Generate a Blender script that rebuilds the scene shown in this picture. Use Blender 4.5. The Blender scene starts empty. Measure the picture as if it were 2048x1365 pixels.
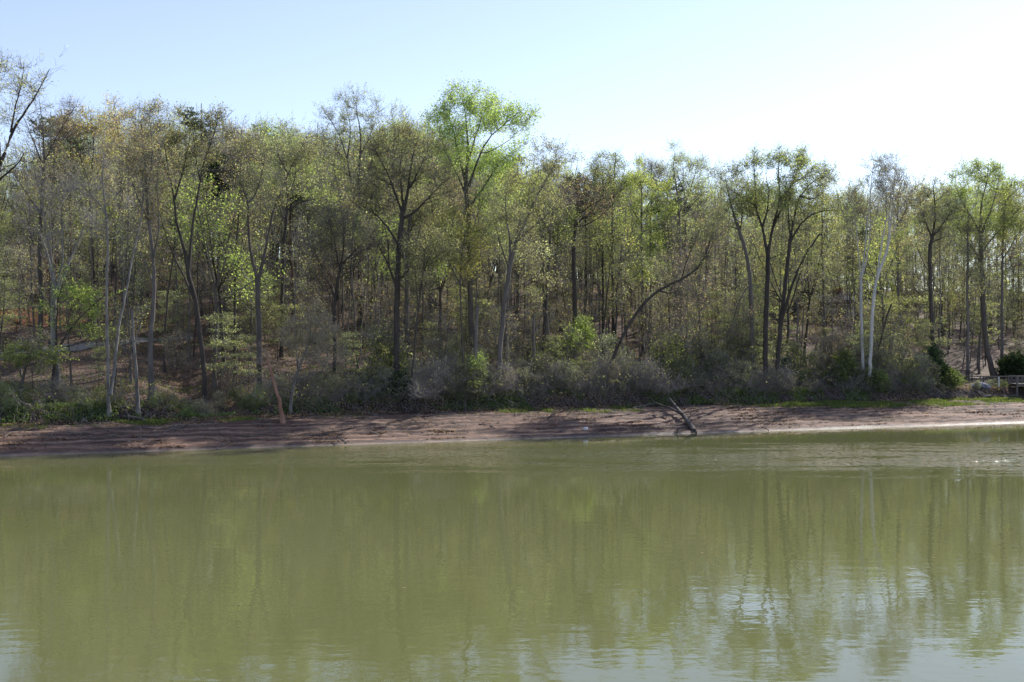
import bpy, math, random
import numpy as np
from mathutils import Vector

# ------------------------------------------------------------------ scene, camera, sky, sun, exposure
scene = bpy.context.scene
COL = scene.collection
EYE = 5.7            # camera height above the water
F = 2276.0           # focal length in photo pixels (40 mm on 36 mm, 2048 px wide)
cam_d = bpy.data.cameras.new("camera")
cam_d.lens = 40.0; cam_d.sensor_width = 36.0; cam_d.clip_start = 0.1; cam_d.clip_end = 8000
cam = bpy.data.objects.new("camera", cam_d); COL.objects.link(cam)
cam.location = (0, 0, EYE); cam.rotation_euler = (math.radians(90), 0, 0)
scene.camera = cam

SUN_AZ, SUN_EL = math.radians(44), math.radians(37)   # to the right of the view, behind the wood
world = bpy.data.worlds.new("World"); scene.world = world; world.use_nodes = True
wn = world.node_tree.nodes; wl = world.node_tree.links
wn.clear()
sky = wn.new("ShaderNodeTexSky"); sky.sky_type = 'NISHITA'; sky.sun_disc = False
sky.sun_elevation = SUN_EL; sky.sun_rotation = SUN_AZ
sky.air_density = 1.0; sky.dust_density = 0.3; sky.ozone_density = 3.0; sky.altitude = 150
bg = wn.new("ShaderNodeBackground"); bg.inputs[1].default_value = 0.145
wo = wn.new("ShaderNodeOutputWorld")
hs = wn.new("ShaderNodeHueSaturation"); hs.inputs["Saturation"].default_value = .8; hs.inputs["Hue"].default_value = .513
wl.new(sky.outputs[0], hs.inputs["Color"]); wl.new(hs.outputs[0], bg.inputs[0]); wl.new(bg.outputs[0], wo.inputs[0])

sun_d = bpy.data.lights.new("sun", 'SUN'); sun_d.energy = 5.0; sun_d.angle = math.radians(0.53)
sun_d.color = (1.0, 0.95, 0.87)
sun = bpy.data.objects.new("sun", sun_d); COL.objects.link(sun)
sv = Vector((math.sin(SUN_AZ)*math.cos(SUN_EL), math.cos(SUN_AZ)*math.cos(SUN_EL), math.sin(SUN_EL)))
sun.rotation_euler = sv.to_track_quat('Z', 'Y').to_euler(); sun.location = (60, 60, 60)
scene.view_settings.view_transform = 'Standard'; scene.view_settings.look = 'None'
scene.view_settings.exposure = 0.53; scene.view_settings.gamma = 1
scene.cycles.use_denoising = True
scene.cycles.max_bounces = 6; scene.cycles.diffuse_bounces = 3; scene.cycles.glossy_bounces = 2
scene.cycles.transmission_bounces = 3; scene.cycles.transparent_max_bounces = 4
scene.cycles.sample_clamp_indirect = 4.0

R = np.random.RandomState(7)
rnd = random.Random(11)

# ------------------------------------------------------------------ materials
def new_mat(name):
    m = bpy.data.materials.new(name); m.use_nodes = True
    nt = m.node_tree; nt.nodes.clear()
    out = nt.nodes.new("ShaderNodeOutputMaterial")
    return m, nt, out
def N(nt, typ, **kw):
    n = nt.nodes.new(typ)
    for k, v in kw.items(): setattr(n, k, v)
    return n
def ramp(nt, fac, stops):
    r = N(nt, "ShaderNodeValToRGB"); e = r.color_ramp.elements
    while len(e) < len(stops): e.new(0.5)
    for el, (p, c) in zip(e, stops): el.position = p; el.color = (*c, 1)
    nt.links.new(fac, r.inputs[0]); return r.outputs[0]
def noise(nt, vec, scale, detail=4, rough=0.6):
    n = N(nt, "ShaderNodeTexNoise"); n.inputs["Scale"].default_value = scale
    n.inputs["Detail"].default_value = detail; n.inputs["Roughness"].default_value = rough
    if vec is not None: nt.links.new(vec, n.inputs["Vector"])
    return n.outputs[0]
def mapping(nt, vec, scale=(1,1,1), rot=(0,0,0)):
    m = N(nt, "ShaderNodeMapping"); m.inputs["Scale"].default_value = scale; m.inputs["Rotation"].default_value = rot
    nt.links.new(vec, m.inputs[0]); return m.outputs[0]
def mixc(nt, f, a, b, typ='MIX'):
    m = N(nt, "ShaderNodeMixRGB", blend_type=typ)
    for s, v in ((m.inputs[0], f), (m.inputs[1], a), (m.inputs[2], b)):
        if hasattr(v, "node"): nt.links.new(v, s)
        else: s.default_value = v if isinstance(v, (int, float)) else (*v, 1)
    return m.outputs[0]
def mathn(nt, op, a, b=0.0, clamp=False):
    m = N(nt, "ShaderNodeMath", operation=op, use_clamp=clamp)
    for s, v in ((m.inputs[0], a), (m.inputs[1], b)):
        if hasattr(v, "node"): nt.links.new(v, s)
        else: s.default_value = v
    return m.outputs[0]
def prange(nt, v, a, b, c=0.0, d=1.0):
    m = N(nt, "ShaderNodeMapRange"); m.inputs[1].default_value = a; m.inputs[2].default_value = b
    m.inputs[3].default_value = c; m.inputs[4].default_value = d
    nt.links.new(v, m.inputs[0]); return m.outputs[0]

def leaf_mat(name, c1, c2, c3=None, trans=0.5):
    m, nt, out = new_mat(name)
    g = N(nt, "ShaderNodeNewGeometry"); oi = N(nt, "ShaderNodeObjectInfo")
    c3 = c3 or c2
    col = ramp(nt, g.outputs["Random Per Island"], [(0.0, c1), (0.55, c2), (1.0, c3)])
    hue = N(nt, "ShaderNodeHueSaturation"); nt.links.new(col, hue.inputs["Color"])
    nt.links.new(prange(nt, oi.outputs["Random"], 0, 1, 0.85, 1.35), hue.inputs["Value"])
    nt.links.new(prange(nt, oi.outputs["Random"], 0, 1, 0.49, 0.518), hue.inputs["Hue"]); hue.inputs["Saturation"].default_value = .86
    d = N(nt, "ShaderNodeBsdfDiffuse"); t = N(nt, "ShaderNodeBsdfTranslucent"); mx = N(nt, "ShaderNodeMixShader")
    mx.inputs[0].default_value = trans
    nt.links.new(hue.outputs[0], d.inputs[0])
    tc = mixc(nt, 1.0, hue.outputs[0], (1.85, 1.8, 1.02), 'MULTIPLY')
    nt.links.new(tc, t.inputs[0])
    nt.links.new(d.outputs[0], mx.inputs[1]); nt.links.new(t.outputs[0], mx.inputs[2]); nt.links.new(mx.outputs[0], out.inputs[0])
    return m
def bark_mat(name, a, b, scale=3.0):
    m, nt, out = new_mat(name)
    tc = N(nt, "ShaderNodeTexCoord"); oi = N(nt, "ShaderNodeObjectInfo")
    v = mapping(nt, tc.outputs["Object"], (1, 1, 0.25))
    n = noise(nt, v, scale, 5, 0.7)
    col = ramp(nt, n, [(0.32, a), (0.66, b)])
    hue = N(nt, "ShaderNodeHueSaturation"); nt.links.new(col, hue.inputs["Color"])
    nt.links.new(prange(nt, oi.outputs["Random"], 0, 1, 0.8, 1.25), hue.inputs["Value"])
    bs = N(nt, "ShaderNodeBsdfPrincipled"); nt.links.new(hue.outputs[0], bs.inputs["Base Color"])
    bs.inputs["Roughness"].default_value = 0.85; bs.inputs["Specular IOR Level"].default_value = 0.25
    bp = N(nt, "ShaderNodeBump"); bp.inputs["Strength"].default_value = 0.5; bp.inputs["Distance"].default_value = 0.04
    nt.links.new(noise(nt, mapping(nt, tc.outputs["Object"], (1, 1, 0.15)), 14, 3, 0.6), bp.inputs["Height"])
    nt.links.new(bp.outputs[0], bs.inputs["Normal"]); nt.links.new(bs.outputs[0], out.inputs[0])
    return m
def plain_mat(name, a, b, scale=6, rough=0.8, stretch=(1, 1, 1)):
    m, nt, out = new_mat(name)
    tc = N(nt, "ShaderNodeTexCoord")
    col = ramp(nt, noise(nt, mapping(nt, tc.outputs["Object"], stretch), scale, 4, 0.65), [(0.3, a), (0.7, b)])
    bs = N(nt, "ShaderNodeBsdfPrincipled"); nt.links.new(col, bs.inputs["Base Color"]); bs.inputs["Roughness"].default_value = rough
    nt.links.new(bs.outputs[0], out.inputs[0]); return m

BARK = {
 'dark':  bark_mat("bark_dark", (.035,.03,.028), (.085,.072,.062)),
 'grey':  bark_mat("bark_grey", (.085,.075,.068), (.19,.17,.155)),
 'mid':   bark_mat("bark_brown_grey", (.055,.047,.042), (.13,.112,.097)),
 'red':   bark_mat("bark_reddish", (.08,.05,.038), (.17,.11,.085)),
 'pale':  bark_mat("bark_pale", (.085,.078,.072), (.25,.235,.215), 3.2),
 'white': bark_mat("bark_white", (.34,.32,.30), (.60,.58,.55), 1.6),
 'rust':  bark_mat("bark_rust", (.15,.065,.04), (.32,.19,.135), 2.5),
}
LEAF = {
 'bright': leaf_mat("leaf_bright_green", (.17,.26,.05), (.26,.34,.085), (.36,.42,.13), .55),
 'green':  leaf_mat("leaf_green", (.15,.20,.055), (.23,.29,.085), (.33,.37,.14), .5),
 'yellow': leaf_mat("leaf_yellow_green", (.27,.28,.07), (.38,.38,.11), (.48,.45,.16), .5),
 'olive':  leaf_mat("leaf_olive", (.17,.175,.075), (.26,.26,.12), (.37,.36,.19), .45),
 'pale':   leaf_mat("leaf_pale_sage", (.24,.26,.14), (.35,.37,.21), (.47,.48,.30), .45),
 'russet': leaf_mat("leaf_russet_bud", (.28,.18,.13), (.40,.28,.20), (.40,.36,.17), .55),
 'beige':  leaf_mat("leaf_beige_bud", (.26,.22,.16), (.38,.33,.25), (.45,.41,.33), .4),
 'cedar':  leaf_mat("leaf_dark_evergreen", (.018,.042,.016), (.032,.065,.024), (.06,.10,.035), .25),
 'pine':   leaf_mat("leaf_pine_needle", (.035,.06,.03), (.06,.09,.045), (.09,.12,.06), .25),
 'brown':  leaf_mat("leaf_dead_brown", (.14,.09,.065), (.24,.16,.12), (.36,.26,.20), .3),
 'shrub':  leaf_mat("leaf_shrub_green", (.07,.11,.03), (.12,.17,.045), (.18,.22,.08), .45),
 'grass':  leaf_mat("leaf_grass_blade", (.06,.09,.025), (.10,.14,.035), (.17,.19,.06), .45),
 'flower': leaf_mat("petal_lilac_white", (.16,.18,.34), (.27,.29,.46), (.48,.49,.6), .2),
}
TWIG = bark_mat("bark_twig", (.19,.168,.158), (.33,.30,.28))
TWIGP = bark_mat("bark_twig_pale", (.26,.24,.23), (.40,.37,.35))
TWIGD = bark_mat("bark_twig_dark", (.11,.095,.09), (.21,.185,.17))

# ------------------------------------------------------------------ mesh helpers
def mesh_from(name, V, Q, mats, midx=None, smooth=None):
    me = bpy.data.meshes.new(name)
    V = np.asarray(V, dtype=np.float32); Q = np.asarray(Q, dtype=np.int32)
    me.vertices.add(len(V)); me.vertices.foreach_set("co", V.ravel())
    me.loops.add(Q.size); me.loops.foreach_set("vertex_index", Q.ravel())
    me.polygons.add(len(Q))
    me.polygons.foreach_set("loop_start", np.arange(0, Q.size, 4, dtype=np.int32))
    me.polygons.foreach_set("loop_total", np.full(len(Q), 4, dtype=np.int32))
    for m in mats: me.materials.append(m)
    if midx is not None: me.polygons.foreach_set("material_index", np.asarray(midx, dtype=np.int32))
    me.polygons.foreach_set("use_smooth", np.full(len(Q), True) if smooth is None else np.asarray(smooth, dtype=bool))
    me.update(calc_edges=True); me.validate()
    return me
def unit(v): return v/np.maximum(np.linalg.norm(v, axis=-1, keepdims=True), 1e-9)
def tubes(P, Rr, m):
    """P (n,k,3) centre lines, Rr (n,k) radii -> verts, quads of n tubes with m sides"""
    n, k, _ = P.shape
    T = np.empty_like(P); T[:, 1:-1] = P[:, 2:]-P[:, :-2]; T[:, 0] = P[:, 1]-P[:, 0]; T[:, -1] = P[:, -1]-P[:, -2]
    T = unit(T)
    ref = np.where(np.abs(T[..., 2:3]) > .9, np.array([1., 0, 0]), np.array([0, 0, 1.]))
    A = unit(np.cross(T, ref)); B = np.cross(T, A)
    a = np.arange(m)*2*math.pi/m
    ring = A[:, :, None]*np.cos(a)[:, None]+B[:, :, None]*np.sin(a)[:, None]
    V = (P[:, :, None]+ring*Rr[:, :, None, None]).reshape(-1, 3)
    i = np.arange(n)[:, None, None]*k*m; j = np.arange(k-1)[None, :, None]*m; s = np.arange(m)[None, None]
    s2 = (s+1) % m
    Q = np.stack([i+j+s, i+j+s2, i+j+m+s2, i+j+m+s], -1).reshape(-1, 4)
    return V, Q
class MB:
    def __init__(s): s.V = []; s.Q = []; s.M = []; s.S = []; s.n = 0; s.mats = []
    def mi(s, mat):
        if mat not in s.mats: s.mats.append(mat)
        return s.mats.index(mat)
    def add(s, V, Q, mat, smooth=True):
        s.V.append(V); s.Q.append(Q+s.n); s.M.append(np.full(len(Q), s.mi(mat))); s.S.append(np.full(len(Q), smooth)); s.n += len(V)
        return s
    def tube(s, pts, rad, mat, m=8, k=None):
        P = np.asarray(pts, float)
        if k: P = resample(P, k)
        r = np.interp(np.linspace(0, 1, len(P)), np.linspace(0, 1, len(rad)), rad)
        return s.add(*tubes(P[None], r[None], m), mat)
    def box(s, c, d, mat, rz=0.0, ry=0.0):
        c = np.array(c, float); d = np.array(d, float)/2
        v = np.array([[x, y, z] for x in (-1, 1) for y in (-1, 1) for z in (-1, 1)])*d
        if ry: v = v @ np.array([[math.cos(ry), 0, -math.sin(ry)], [0, 1, 0], [math.sin(ry), 0, math.cos(ry)]])
        if rz: v = v @ np.array([[math.cos(rz), math.sin(rz), 0], [-math.sin(rz), math.cos(rz), 0], [0, 0, 1]])
        q = np.array([[0,1,3,2],[4,6,7,5],[0,4,5,1],[2,3,7,6],[0,2,6,4],[1,5,7,3]])
        return s.add(v+c, q, mat, False)
    def mesh(s, name): return mesh_from(name, np.concatenate(s.V), np.concatenate(s.Q), s.mats, np.concatenate(s.M), np.concatenate(s.S))
    def build(s, name, parent=None, loc=None, rz=0):
        return link(name, s.mesh(name), parent, loc, rz)
def link(name, me, parent=None, loc=None, rz=0):
    o = bpy.data.objects.new(name, me); COL.objects.link(o)
    if parent is not None: o.parent = parent
    if loc is not None: o.location = loc
    if rz: o.rotation_euler = (0, 0, rz)
    return o
def tag(o, label=None, cat=None, group=None, kind=None):
    if label: o["label"] = label
    if cat: o["category"] = cat
    if group: o["group"] = group
    if kind: o["kind"] = kind
    return o
def empty(name, loc, rz=0, sc=1.0):
    o = bpy.data.objects.new(name, None); COL.objects.link(o)
    o.location = loc; o.rotation_euler = (0, 0, rz); o.scale = (sc, sc, sc); o.empty_display_size = .2
    return o
def resample(P, k):
    P = np.asarray(P, float); d = np.r_[0, np.cumsum(np.linalg.norm(np.diff(P, axis=0), axis=1))]
    u = np.linspace(0, d[-1], k)
    return np.stack([np.interp(u, d, P[:, i]) for i in range(P.shape[1])], 1)
def smooth_line(P, k):
    Q = resample(P, k)
    for _ in range(2): Q[1:-1] = .25*Q[:-2]+.5*Q[1:-1]+.25*Q[2:]
    return Q
def leaves(C, size, flat=0.0, rs=R, asp=.75):
    n = len(C)
    nrm = unit(rs.normal(size=(n, 3))*np.array([1, 1, 1.])+np.array([0, 0, flat]))
    a = unit(np.cross(nrm, rs.normal(size=(n, 3)))); b = np.cross(nrm, a)
    s = size*rs.uniform(.4, 1.45, n)[:, None]*.5
    V = np.stack([C-a*s, C-b*s*asp, C+a*s, C+b*s*asp], 1).reshape(-1, 3)
    return V, np.arange(n*4).reshape(-1, 4)

# ------------------------------------------------------------------ terrain
D1 = np.array([.9348, .3552]); N1 = np.array([-.3552, .9348])     # along the shore, inland
def to_st(x, y):
    return x*D1[0]+(y-65.9)*D1[1], x*N1[0]+(y-65.9)*N1[1]
def to_xy(s, t): return s*D1[0]+t*N1[0], 65.9+s*D1[1]+t*N1[1]
def vnoise(x, y, seed=0):
    xi = np.floor(x); yi = np.floor(y); fx = x-xi; fy = y-yi
    fx = fx*fx*(3-2*fx); fy = fy*fy*(3-2*fy)
    def h(a, b):
        v = np.sin(a*127.1+b*311.7+seed*74.7)*43758.5453; return v-np.floor(v)
    return (h(xi, yi)*(1-fx)+h(xi+1, yi)*fx)*(1-fy)+(h(xi, yi+1)*(1-fx)+h(xi+1, yi+1)*fx)*fy-.5
def t_mud(s): return np.interp(s, [-60, -26, -12, 0, 15, 38, 60], [5.2, 5.4, 7.2, 8.4, 8.8, 8.8, 9.0])+.5*vnoise(s*.35, s*0, 3)
def ground(x, y):
    x = np.asarray(x, float); y = np.asarray(y, float)
    s, t = to_st(x, y); tm = t_mud(s)
    sl = np.interp(s, [-60, -25, 0, 18, 30, 42, 70], [.20, .205, .225, .225, .215, .20, .19])
    u = np.maximum(t-tm-1.0, 0)
    g = np.where(u < 45, u, np.where(u < 90, 45+(u-45)*.5, 67.5-(u-90)*.4)); g = np.maximum(g, np.where(u > 90, 20, 0))
    ease = np.minimum(u/10, 1)
    bank = np.interp(s, [-60, -20, 10, 30, 60], [.75, .8, .95, .8, .8])
    hill = 1.15+bank+sl*g*(.55+.45*ease)
    gully = np.exp(-((s+16.0+.12*(t-8))/2.0)**2)*np.clip((34-t)/20, 0, 1)*np.clip((t-tm+1.0)/2, 0, 1)*1.25
    hill = hill+(vnoise(x*.12, y*.12, 1)*1.0+vnoise(x*.45, y*.45, 2)*.35)*np.clip(u/12, 0, 1)+vnoise(x*1.3, y*1.3, 5)*.14*np.clip(u/2, 0, 1)-gully
    mudv = np.clip(t/np.maximum(tm, .1), 0, 1)
    mud = 1.15*mudv**.92
    w = t+.35*vnoise(s*.22, t*.2, 8)+.12*vnoise(s*.9, t*.6, 9)
    ter = (w/1.05-np.floor(w/1.05)); mud = mud+.12*(np.minimum(ter/.25, 1)-ter)*np.clip(t/.4, 0, 1)*np.clip((tm-t)/1.2, 0, 1)
    mud = mud+(.09*vnoise(s*1.6, t*3.2, 10)+.06*vnoise(s*4, t*7, 11))*np.clip(t/.8, 0, 1)
    mix = np.clip((t-tm)/(.95), 0, 1); mix = mix*mix*(3-2*mix)
    z = mud*(1-mix)+hill*mix
    z = np.where(t < 0, np.maximum(t*.16, -2.0), z)
    near = np.clip((-52-t)/9, 0, 1); z = z+near*near*(3-2*near)*6.1
    return z
def gz(x, y): return float(ground(x, y))
def ray_ground(px, py):
    u = (px-1024)/F; v = (682.5-py)/F
    D = np.linspace(50, 190, 3000); z = EYE+v*D; g = ground(u*D, D)
    k = np.argmax(z < g)
    return np.array([u*D[k], D[k], g[k]])
def at(px, py, D): return np.array([(px-1024)/F*D, D, EYE+(682.5-py)/F*D])
def D_of(px, t): return (t/.9348+65.9)/(1-.38*(px-1024)/F)

def sheet(name, s_ax, v_ax, tfun, mat, label=None):
    S, Vv = np.meshgrid(s_ax, v_ax, indexing='ij'); T = tfun(S, Vv)
    X, Y = to_xy(S, T); Z = ground(X, Y)
    V = np.stack([X, Y, Z], -1).reshape(-1, 3); a, b = S.shape
    i = np.arange(a-1)[:, None]*b+np.arange(b-1)[None]
    Q = np.stack([i, i+b, i+b+1, i+1], -1).reshape(-1, 4)
    o = link(name, mesh_from(name, V, Q, [mat])); tag(o, label, None, None, 'structure'); return o

# --- mud: terraced drawdown shore of red-brown silt
def mud_material():
    m, nt, out = new_mat("mud_red_brown")
    tc = N(nt, "ShaderNodeTexCoord"); P = tc.outputs["Object"]
    v = mapping(nt, P, (1, 1, 1), (0, 0, -math.atan2(D1[1], D1[0])))
    sep = N(nt, "ShaderNodeSeparateXYZ"); nt.links.new(v, sep.inputs[0])
    t = mathn(nt, 'SUBTRACT', sep.outputs[1], 65.9*.9348)
    bands = noise(nt, mapping(nt, v, (.16, 1.25, .1)), 1.0, 6, .72)
    big = noise(nt, mapping(nt, v, (.08, .25, .1)), 1.0, 3, .5)
    fine = noise(nt, mapping(nt, v, (1.3, 3.2, 1)), 1.3, 5, .8)
    c = ramp(nt, bands, [(.36, (.045, .027, .019)), (.46, (.095, .054, .038)), (.53, (.175, .10, .068)), (.60, (.30, .19, .133))])
    c = mixc(nt, mathn(nt, 'MULTIPLY', prange(nt, fine, .47, .56), .7), c, (.06, .042, .034))
    c = mixc(nt, mathn(nt, 'MULTIPLY', prange(nt, big, .5, .68), .4), c, (.24, .115, .07))
    tw = mathn(nt, 'ADD', t, mathn(nt, 'MULTIPLY', mathn(nt, 'ADD', fine, bands), .7))
    wl_ = mathn(nt, 'ADD', t, mathn(nt, 'ADD', mathn(nt, 'MULTIPLY', noise(nt, mapping(nt, v, (.1, .3, 1)), 1, 3, .6), 1.6), mathn(nt, 'MULTIPLY', noise(nt, mapping(nt, v, (.9, .9, 1)), 1, 3, .6), .35)))
    ph = mathn(nt, 'FRACT', mathn(nt, 'DIVIDE', wl_, 1.05))
    line = mathn(nt, 'MULTIPLY', prange(nt, ph, .0, .12), prange(nt, ph, .42, .2))
    c = mixc(nt, mathn(nt, 'MULTIPLY', line, .62), c, (.045, .028, .021))
    crust = mathn(nt, 'MULTIPLY', prange(nt, ph, .62, .8), prange(nt, ph, 1.0, .92))
    c = mixc(nt, mathn(nt, 'MULTIPLY', crust, .5), c, (.37, .235, .165))
    wet_sheen = prange(nt, tw, .95, .55)
    c = mixc(nt, mathn(nt, 'MULTIPLY', wet_sheen, .8), c, (.27, .215, .185))  # pale sheen of light off the wet waterline is put into the colour
    bs = N(nt, "ShaderNodeBsdfPrincipled"); nt.links.new(c, bs.inputs["Base Color"])
    nt.links.new(prange(nt, tw, .45, 1.3, .38, .85), bs.inputs["Roughness"])
    bp = N(nt, "ShaderNodeBump"); bp.inputs["Strength"].default_value = .9; bp.inputs["Distance"].default_value = .06
    h = mathn(nt, 'ADD', noise(nt, mapping(nt, v, (1.2, 5, 1)), 2.5, 6, .75), mathn(nt, 'MULTIPLY', noise(nt, P, 14, 3, .6), .5))
    nt.links.new(h, bp.inputs["Height"]); nt.links.new(bp.outputs[0], bs.inputs["Normal"])
    nt.links.new(bs.outputs[0], out.inputs[0]); return m
def floor_material():
    m, nt, out = new_mat("forest_floor_litter")
    P = N(nt, "ShaderNodeTexCoord").outputs["Object"]
    a = noise(nt, P, .22, 4, .6); b = noise(nt, P, 1.1, 5, .7); f = noise(nt, mapping(nt, P, (1, 1, 1)), 9, 4, .8)
    c = ramp(nt, f, [(.36, (.04, .027, .02)), (.5, (.105, .068, .05)), (.64, (.25, .165, .125))])
    c = mixc(nt, mathn(nt, 'MULTIPLY', prange(nt, a, .52, .66), .4), c, (.20, .09, .055))
    c = mixc(nt, mathn(nt, 'MULTIPLY', prange(nt, b, .55, .68), .7), c, (.075, .10, .03))
    bs = N(nt, "ShaderNodeBsdfPrincipled"); nt.links.new(c, bs.inputs["Base Color"]); bs.inputs["Roughness"].default_value = .9
    bp = N(nt, "ShaderNodeBump"); bp.inputs["Strength"].default_value = .8; bp.inputs["Distance"].default_value = .08
    nt.links.new(noise(nt, P, 7, 4, .8), bp.inputs["Height"]); nt.links.new(bp.outputs[0], bs.inputs["Normal"])
    nt.links.new(bs.outputs[0], out.inputs[0]); return m
def bank_material():
    m, nt, out = new_mat("eroded_earth_shaded")
    P = N(nt, "ShaderNodeTexCoord").outputs["Object"]
    c = ramp(nt, noise(nt, P, 2.2, 5, .75), [(.3, (.022, .016, .013)), (.55, (.055, .036, .027)), (.78, (.13, .062, .038))])  # earth darkened: shade under the shrubs is put into the colour
    bs = N(nt, "ShaderNodeBsdfPrincipled"); nt.links.new(c, bs.inputs["Base Color"]); bs.inputs["Roughness"].default_value = .95
    bp = N(nt, "ShaderNodeBump"); bp.inputs["Strength"].default_value = 1; bp.inputs["Distance"].default_value = .15
    nt.links.new(noise(nt, P, 5, 5, .8), bp.inputs["Height"]); nt.links.new(bp.outputs[0], bs.inputs["Normal"])
    nt.links.new(bs.outputs[0], out.inputs[0]); return m

def axis(far, near0, near1, step, farstep=1.6):
    a = list(np.arange(near0, near1+step/2, step)); d = step
    while a[-1] < far: d *= farstep; a.append(a[-1]+d)
    d = step
    while a[0] > -far: d *= farstep; a.insert(0, a[0]-d)
    return np.array(a)
s_ax = axis(3000, -42, 62, .28)
MUD, FLOOR, EARTH = mud_material(), floor_material(), bank_material()
sheet("mud_shore", s_ax, np.r_[np.linspace(0, 1, 100)], lambda S, V: t_mud(S)*V, MUD, "terraced red brown mud shore below the wooded bank")
sheet("earth_bank", s_ax, np.linspace(0, 1, 9), lambda S, V: t_mud(S)+V*1.0, EARTH, "low eroded earth bank above the mud with shade painted in")
u_ax = np.r_[np.arange(0, 14, .3), np.arange(14, 60, .8), np.arange(60, 130, 4), [150, 200, 300, 500, 900, 1600, 3000]]
sheet("hillside", s_ax, u_ax, lambda S, V: t_mud(S)+1.0+V, FLOOR, "wooded hillside covered with brown leaf litter")
t_bed = np.r_[[-3000, -1500, -700, -300, -150, -100], np.arange(-80, -50, 1.0), np.arange(-50, 0.1, 5)]
sheet("lake_bed", s_ax[::3] if False else s_ax, t_bed, lambda S, V: V, FLOOR, "lake bed and near bank")

# --- water
def water_material():
    m, nt, out = new_mat("lake_water_green")
    P = N(nt, "ShaderNodeTexCoord").outputs["Object"]
    v = mapping(nt, P, (1, 1, 1), (0, 0, -math.atan2(D1[1], D1[0])))
    sep = N(nt, "ShaderNodeSeparateXYZ"); nt.links.new(v, sep.inputs[0])
    t = mathn(nt, 'SUBTRACT', sep.outputs[1], 65.9*.9348)       # 0 at the shore, negative towards the camera
    s = sep.outputs[0]
    big = noise(nt, mapping(nt, v, (.02, .05, 1)), 1, 3, .5)
    c = ramp(nt, big, [(.35, (.116, .124, .047)), (.65, (.133, .140, .056))])
    # breeze lane: small steep wavelets in a band across the lake, stronger to the right
    sw = N(nt, "ShaderNodeSeparateXYZ"); nt.links.new(P, sw.inputs[0])
    yy = mathn(nt, 'ADD', sw.outputs[1], mathn(nt, 'MULTIPLY', noise(nt, mapping(nt, P, (.05, .35, 1)), 1, 4, .65), 9.0))
    lane = mathn(nt, 'MULTIPLY', prange(nt, yy, 50.5, 57), prange(nt, yy, 70, 62))
    lane = mathn(nt, 'MULTIPLY', lane, prange(nt, sw.outputs[0], -18, 26, .22, 1.0))
    patch = prange(nt, noise(nt, mapping(nt, P, (.14, .5, 1)), 1, 5, .7), .38, .58, .0, 1.0)
    lane = mathn(nt, 'MULTIPLY', lane, patch)
    lane = mathn(nt, 'POWER', mathn(nt, 'MAXIMUM', lane, 0.0), 1.9)
    wav = prange(nt, noise(nt, mapping(nt, P, (1.0, .7, 1)), 3.4, 2, .6), .40, .72)
    rip = noise(nt, mapping(nt, P, (.55, 1.5, 1)), 1.7, 2, .5)
    swell = noise(nt, mapping(nt, P, (.22, .6, 1)), 1.0, 2, .5)
    near = prange(nt, sw.outputs[1], 50, 22, .5, 1.05)
    h = mathn(nt, 'ADD', mathn(nt, 'MULTIPLY', wav, mathn(nt, 'ADD', mathn(nt, 'MULTIPLY', lane, .15), .0007)),
              mathn(nt, 'MULTIPLY', near, mathn(nt, 'ADD', mathn(nt, 'MULTIPLY', rip, .0034), mathn(nt, 'MULTIPLY', swell, .0042))))
    bp = N(nt, "ShaderNodeBump"); bp.inputs["Strength"].default_value = 1.0; bp.inputs["Distance"].default_value = 1.0
    nt.links.new(h, bp.inputs["Height"])
    bs = N(nt, "ShaderNodeBsdfPrincipled"); nt.links.new(c, bs.inputs["Base Color"])
    bs.inputs["Roughness"].default_value = .025; bs.inputs["IOR"].default_value = 1.333
    nt.links.new(bp.outputs[0], bs.inputs["Normal"]); nt.links.new(bs.outputs[0], out.inputs[0])
    return m
wV = np.array([[x, y, 0] for x in (-3500, 3500) for y in (-3000, 1800)], float)
wx = axis(3000, -60, 60, 12); 
S_, T_ = np.meshgrid(wx, np.r_[-1500, -400, -150, np.arange(-62, .6, 8), .6], indexing='ij')
X_, Y_ = to_xy(S_, T_); b_ = S_.shape[1]
i_ = np.arange(S_.shape[0]-1)[:, None]*b_+np.arange(b_-1)[None]
tag(link("lake_water", mesh_from("lake_water", np.stack([X_, Y_, 0*X_], -1).reshape(-1, 3), np.stack([i_, i_+b_, i_+b_+1, i_+1], -1).reshape(-1, 4), [water_material()])),
    "calm olive green lake water", None, None, 'structure')

# ------------------------------------------------------------------ trees
def nearest_start(T, L0, up=.55, rs=R):
    """for targets T pick a start point on polylines L0 [(P,R)] lying below them"""
    PP = np.concatenate([p for p, r in L0]); RR = np.concatenate([r for p, r in L0])
    d = T[:, None]-PP[None]; h = np.linalg.norm(d[..., :2], axis=-1); dz = d[..., 2]
    cost = np.sqrt(h*h+dz*dz)+2.5*np.maximum(0, up*h-dz)+.15*rs.rand(*h.shape)*h
    k = np.argmin(cost, 1); return PP[k], RR[k]
def arcs(A, B, k, bow, wob, rs=R):
    n = len(A); d = B-A; L = np.linalg.norm(d, axis=1)
    M = A+d*.5; hz = d.copy(); hz[:, 2] = 0
    M = M+hz*bow[:, None]*.5-np.array([0, 0, 1.])*(L*bow*.35)[:, None]
    M = M+rs.normal(size=M.shape)*(L*wob)[:, None]
    u = np.linspace(0, 1, k)[None, :, None]
    P = (1-u)**2*A[:, None]+2*u*(1-u)*M[:, None]+u*u*B[:, None]
    P[:, 1:-1] += rs.normal(size=(n, k-2, 3))*(L*wob*.22)[:, None, None]
    return P, L
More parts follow.
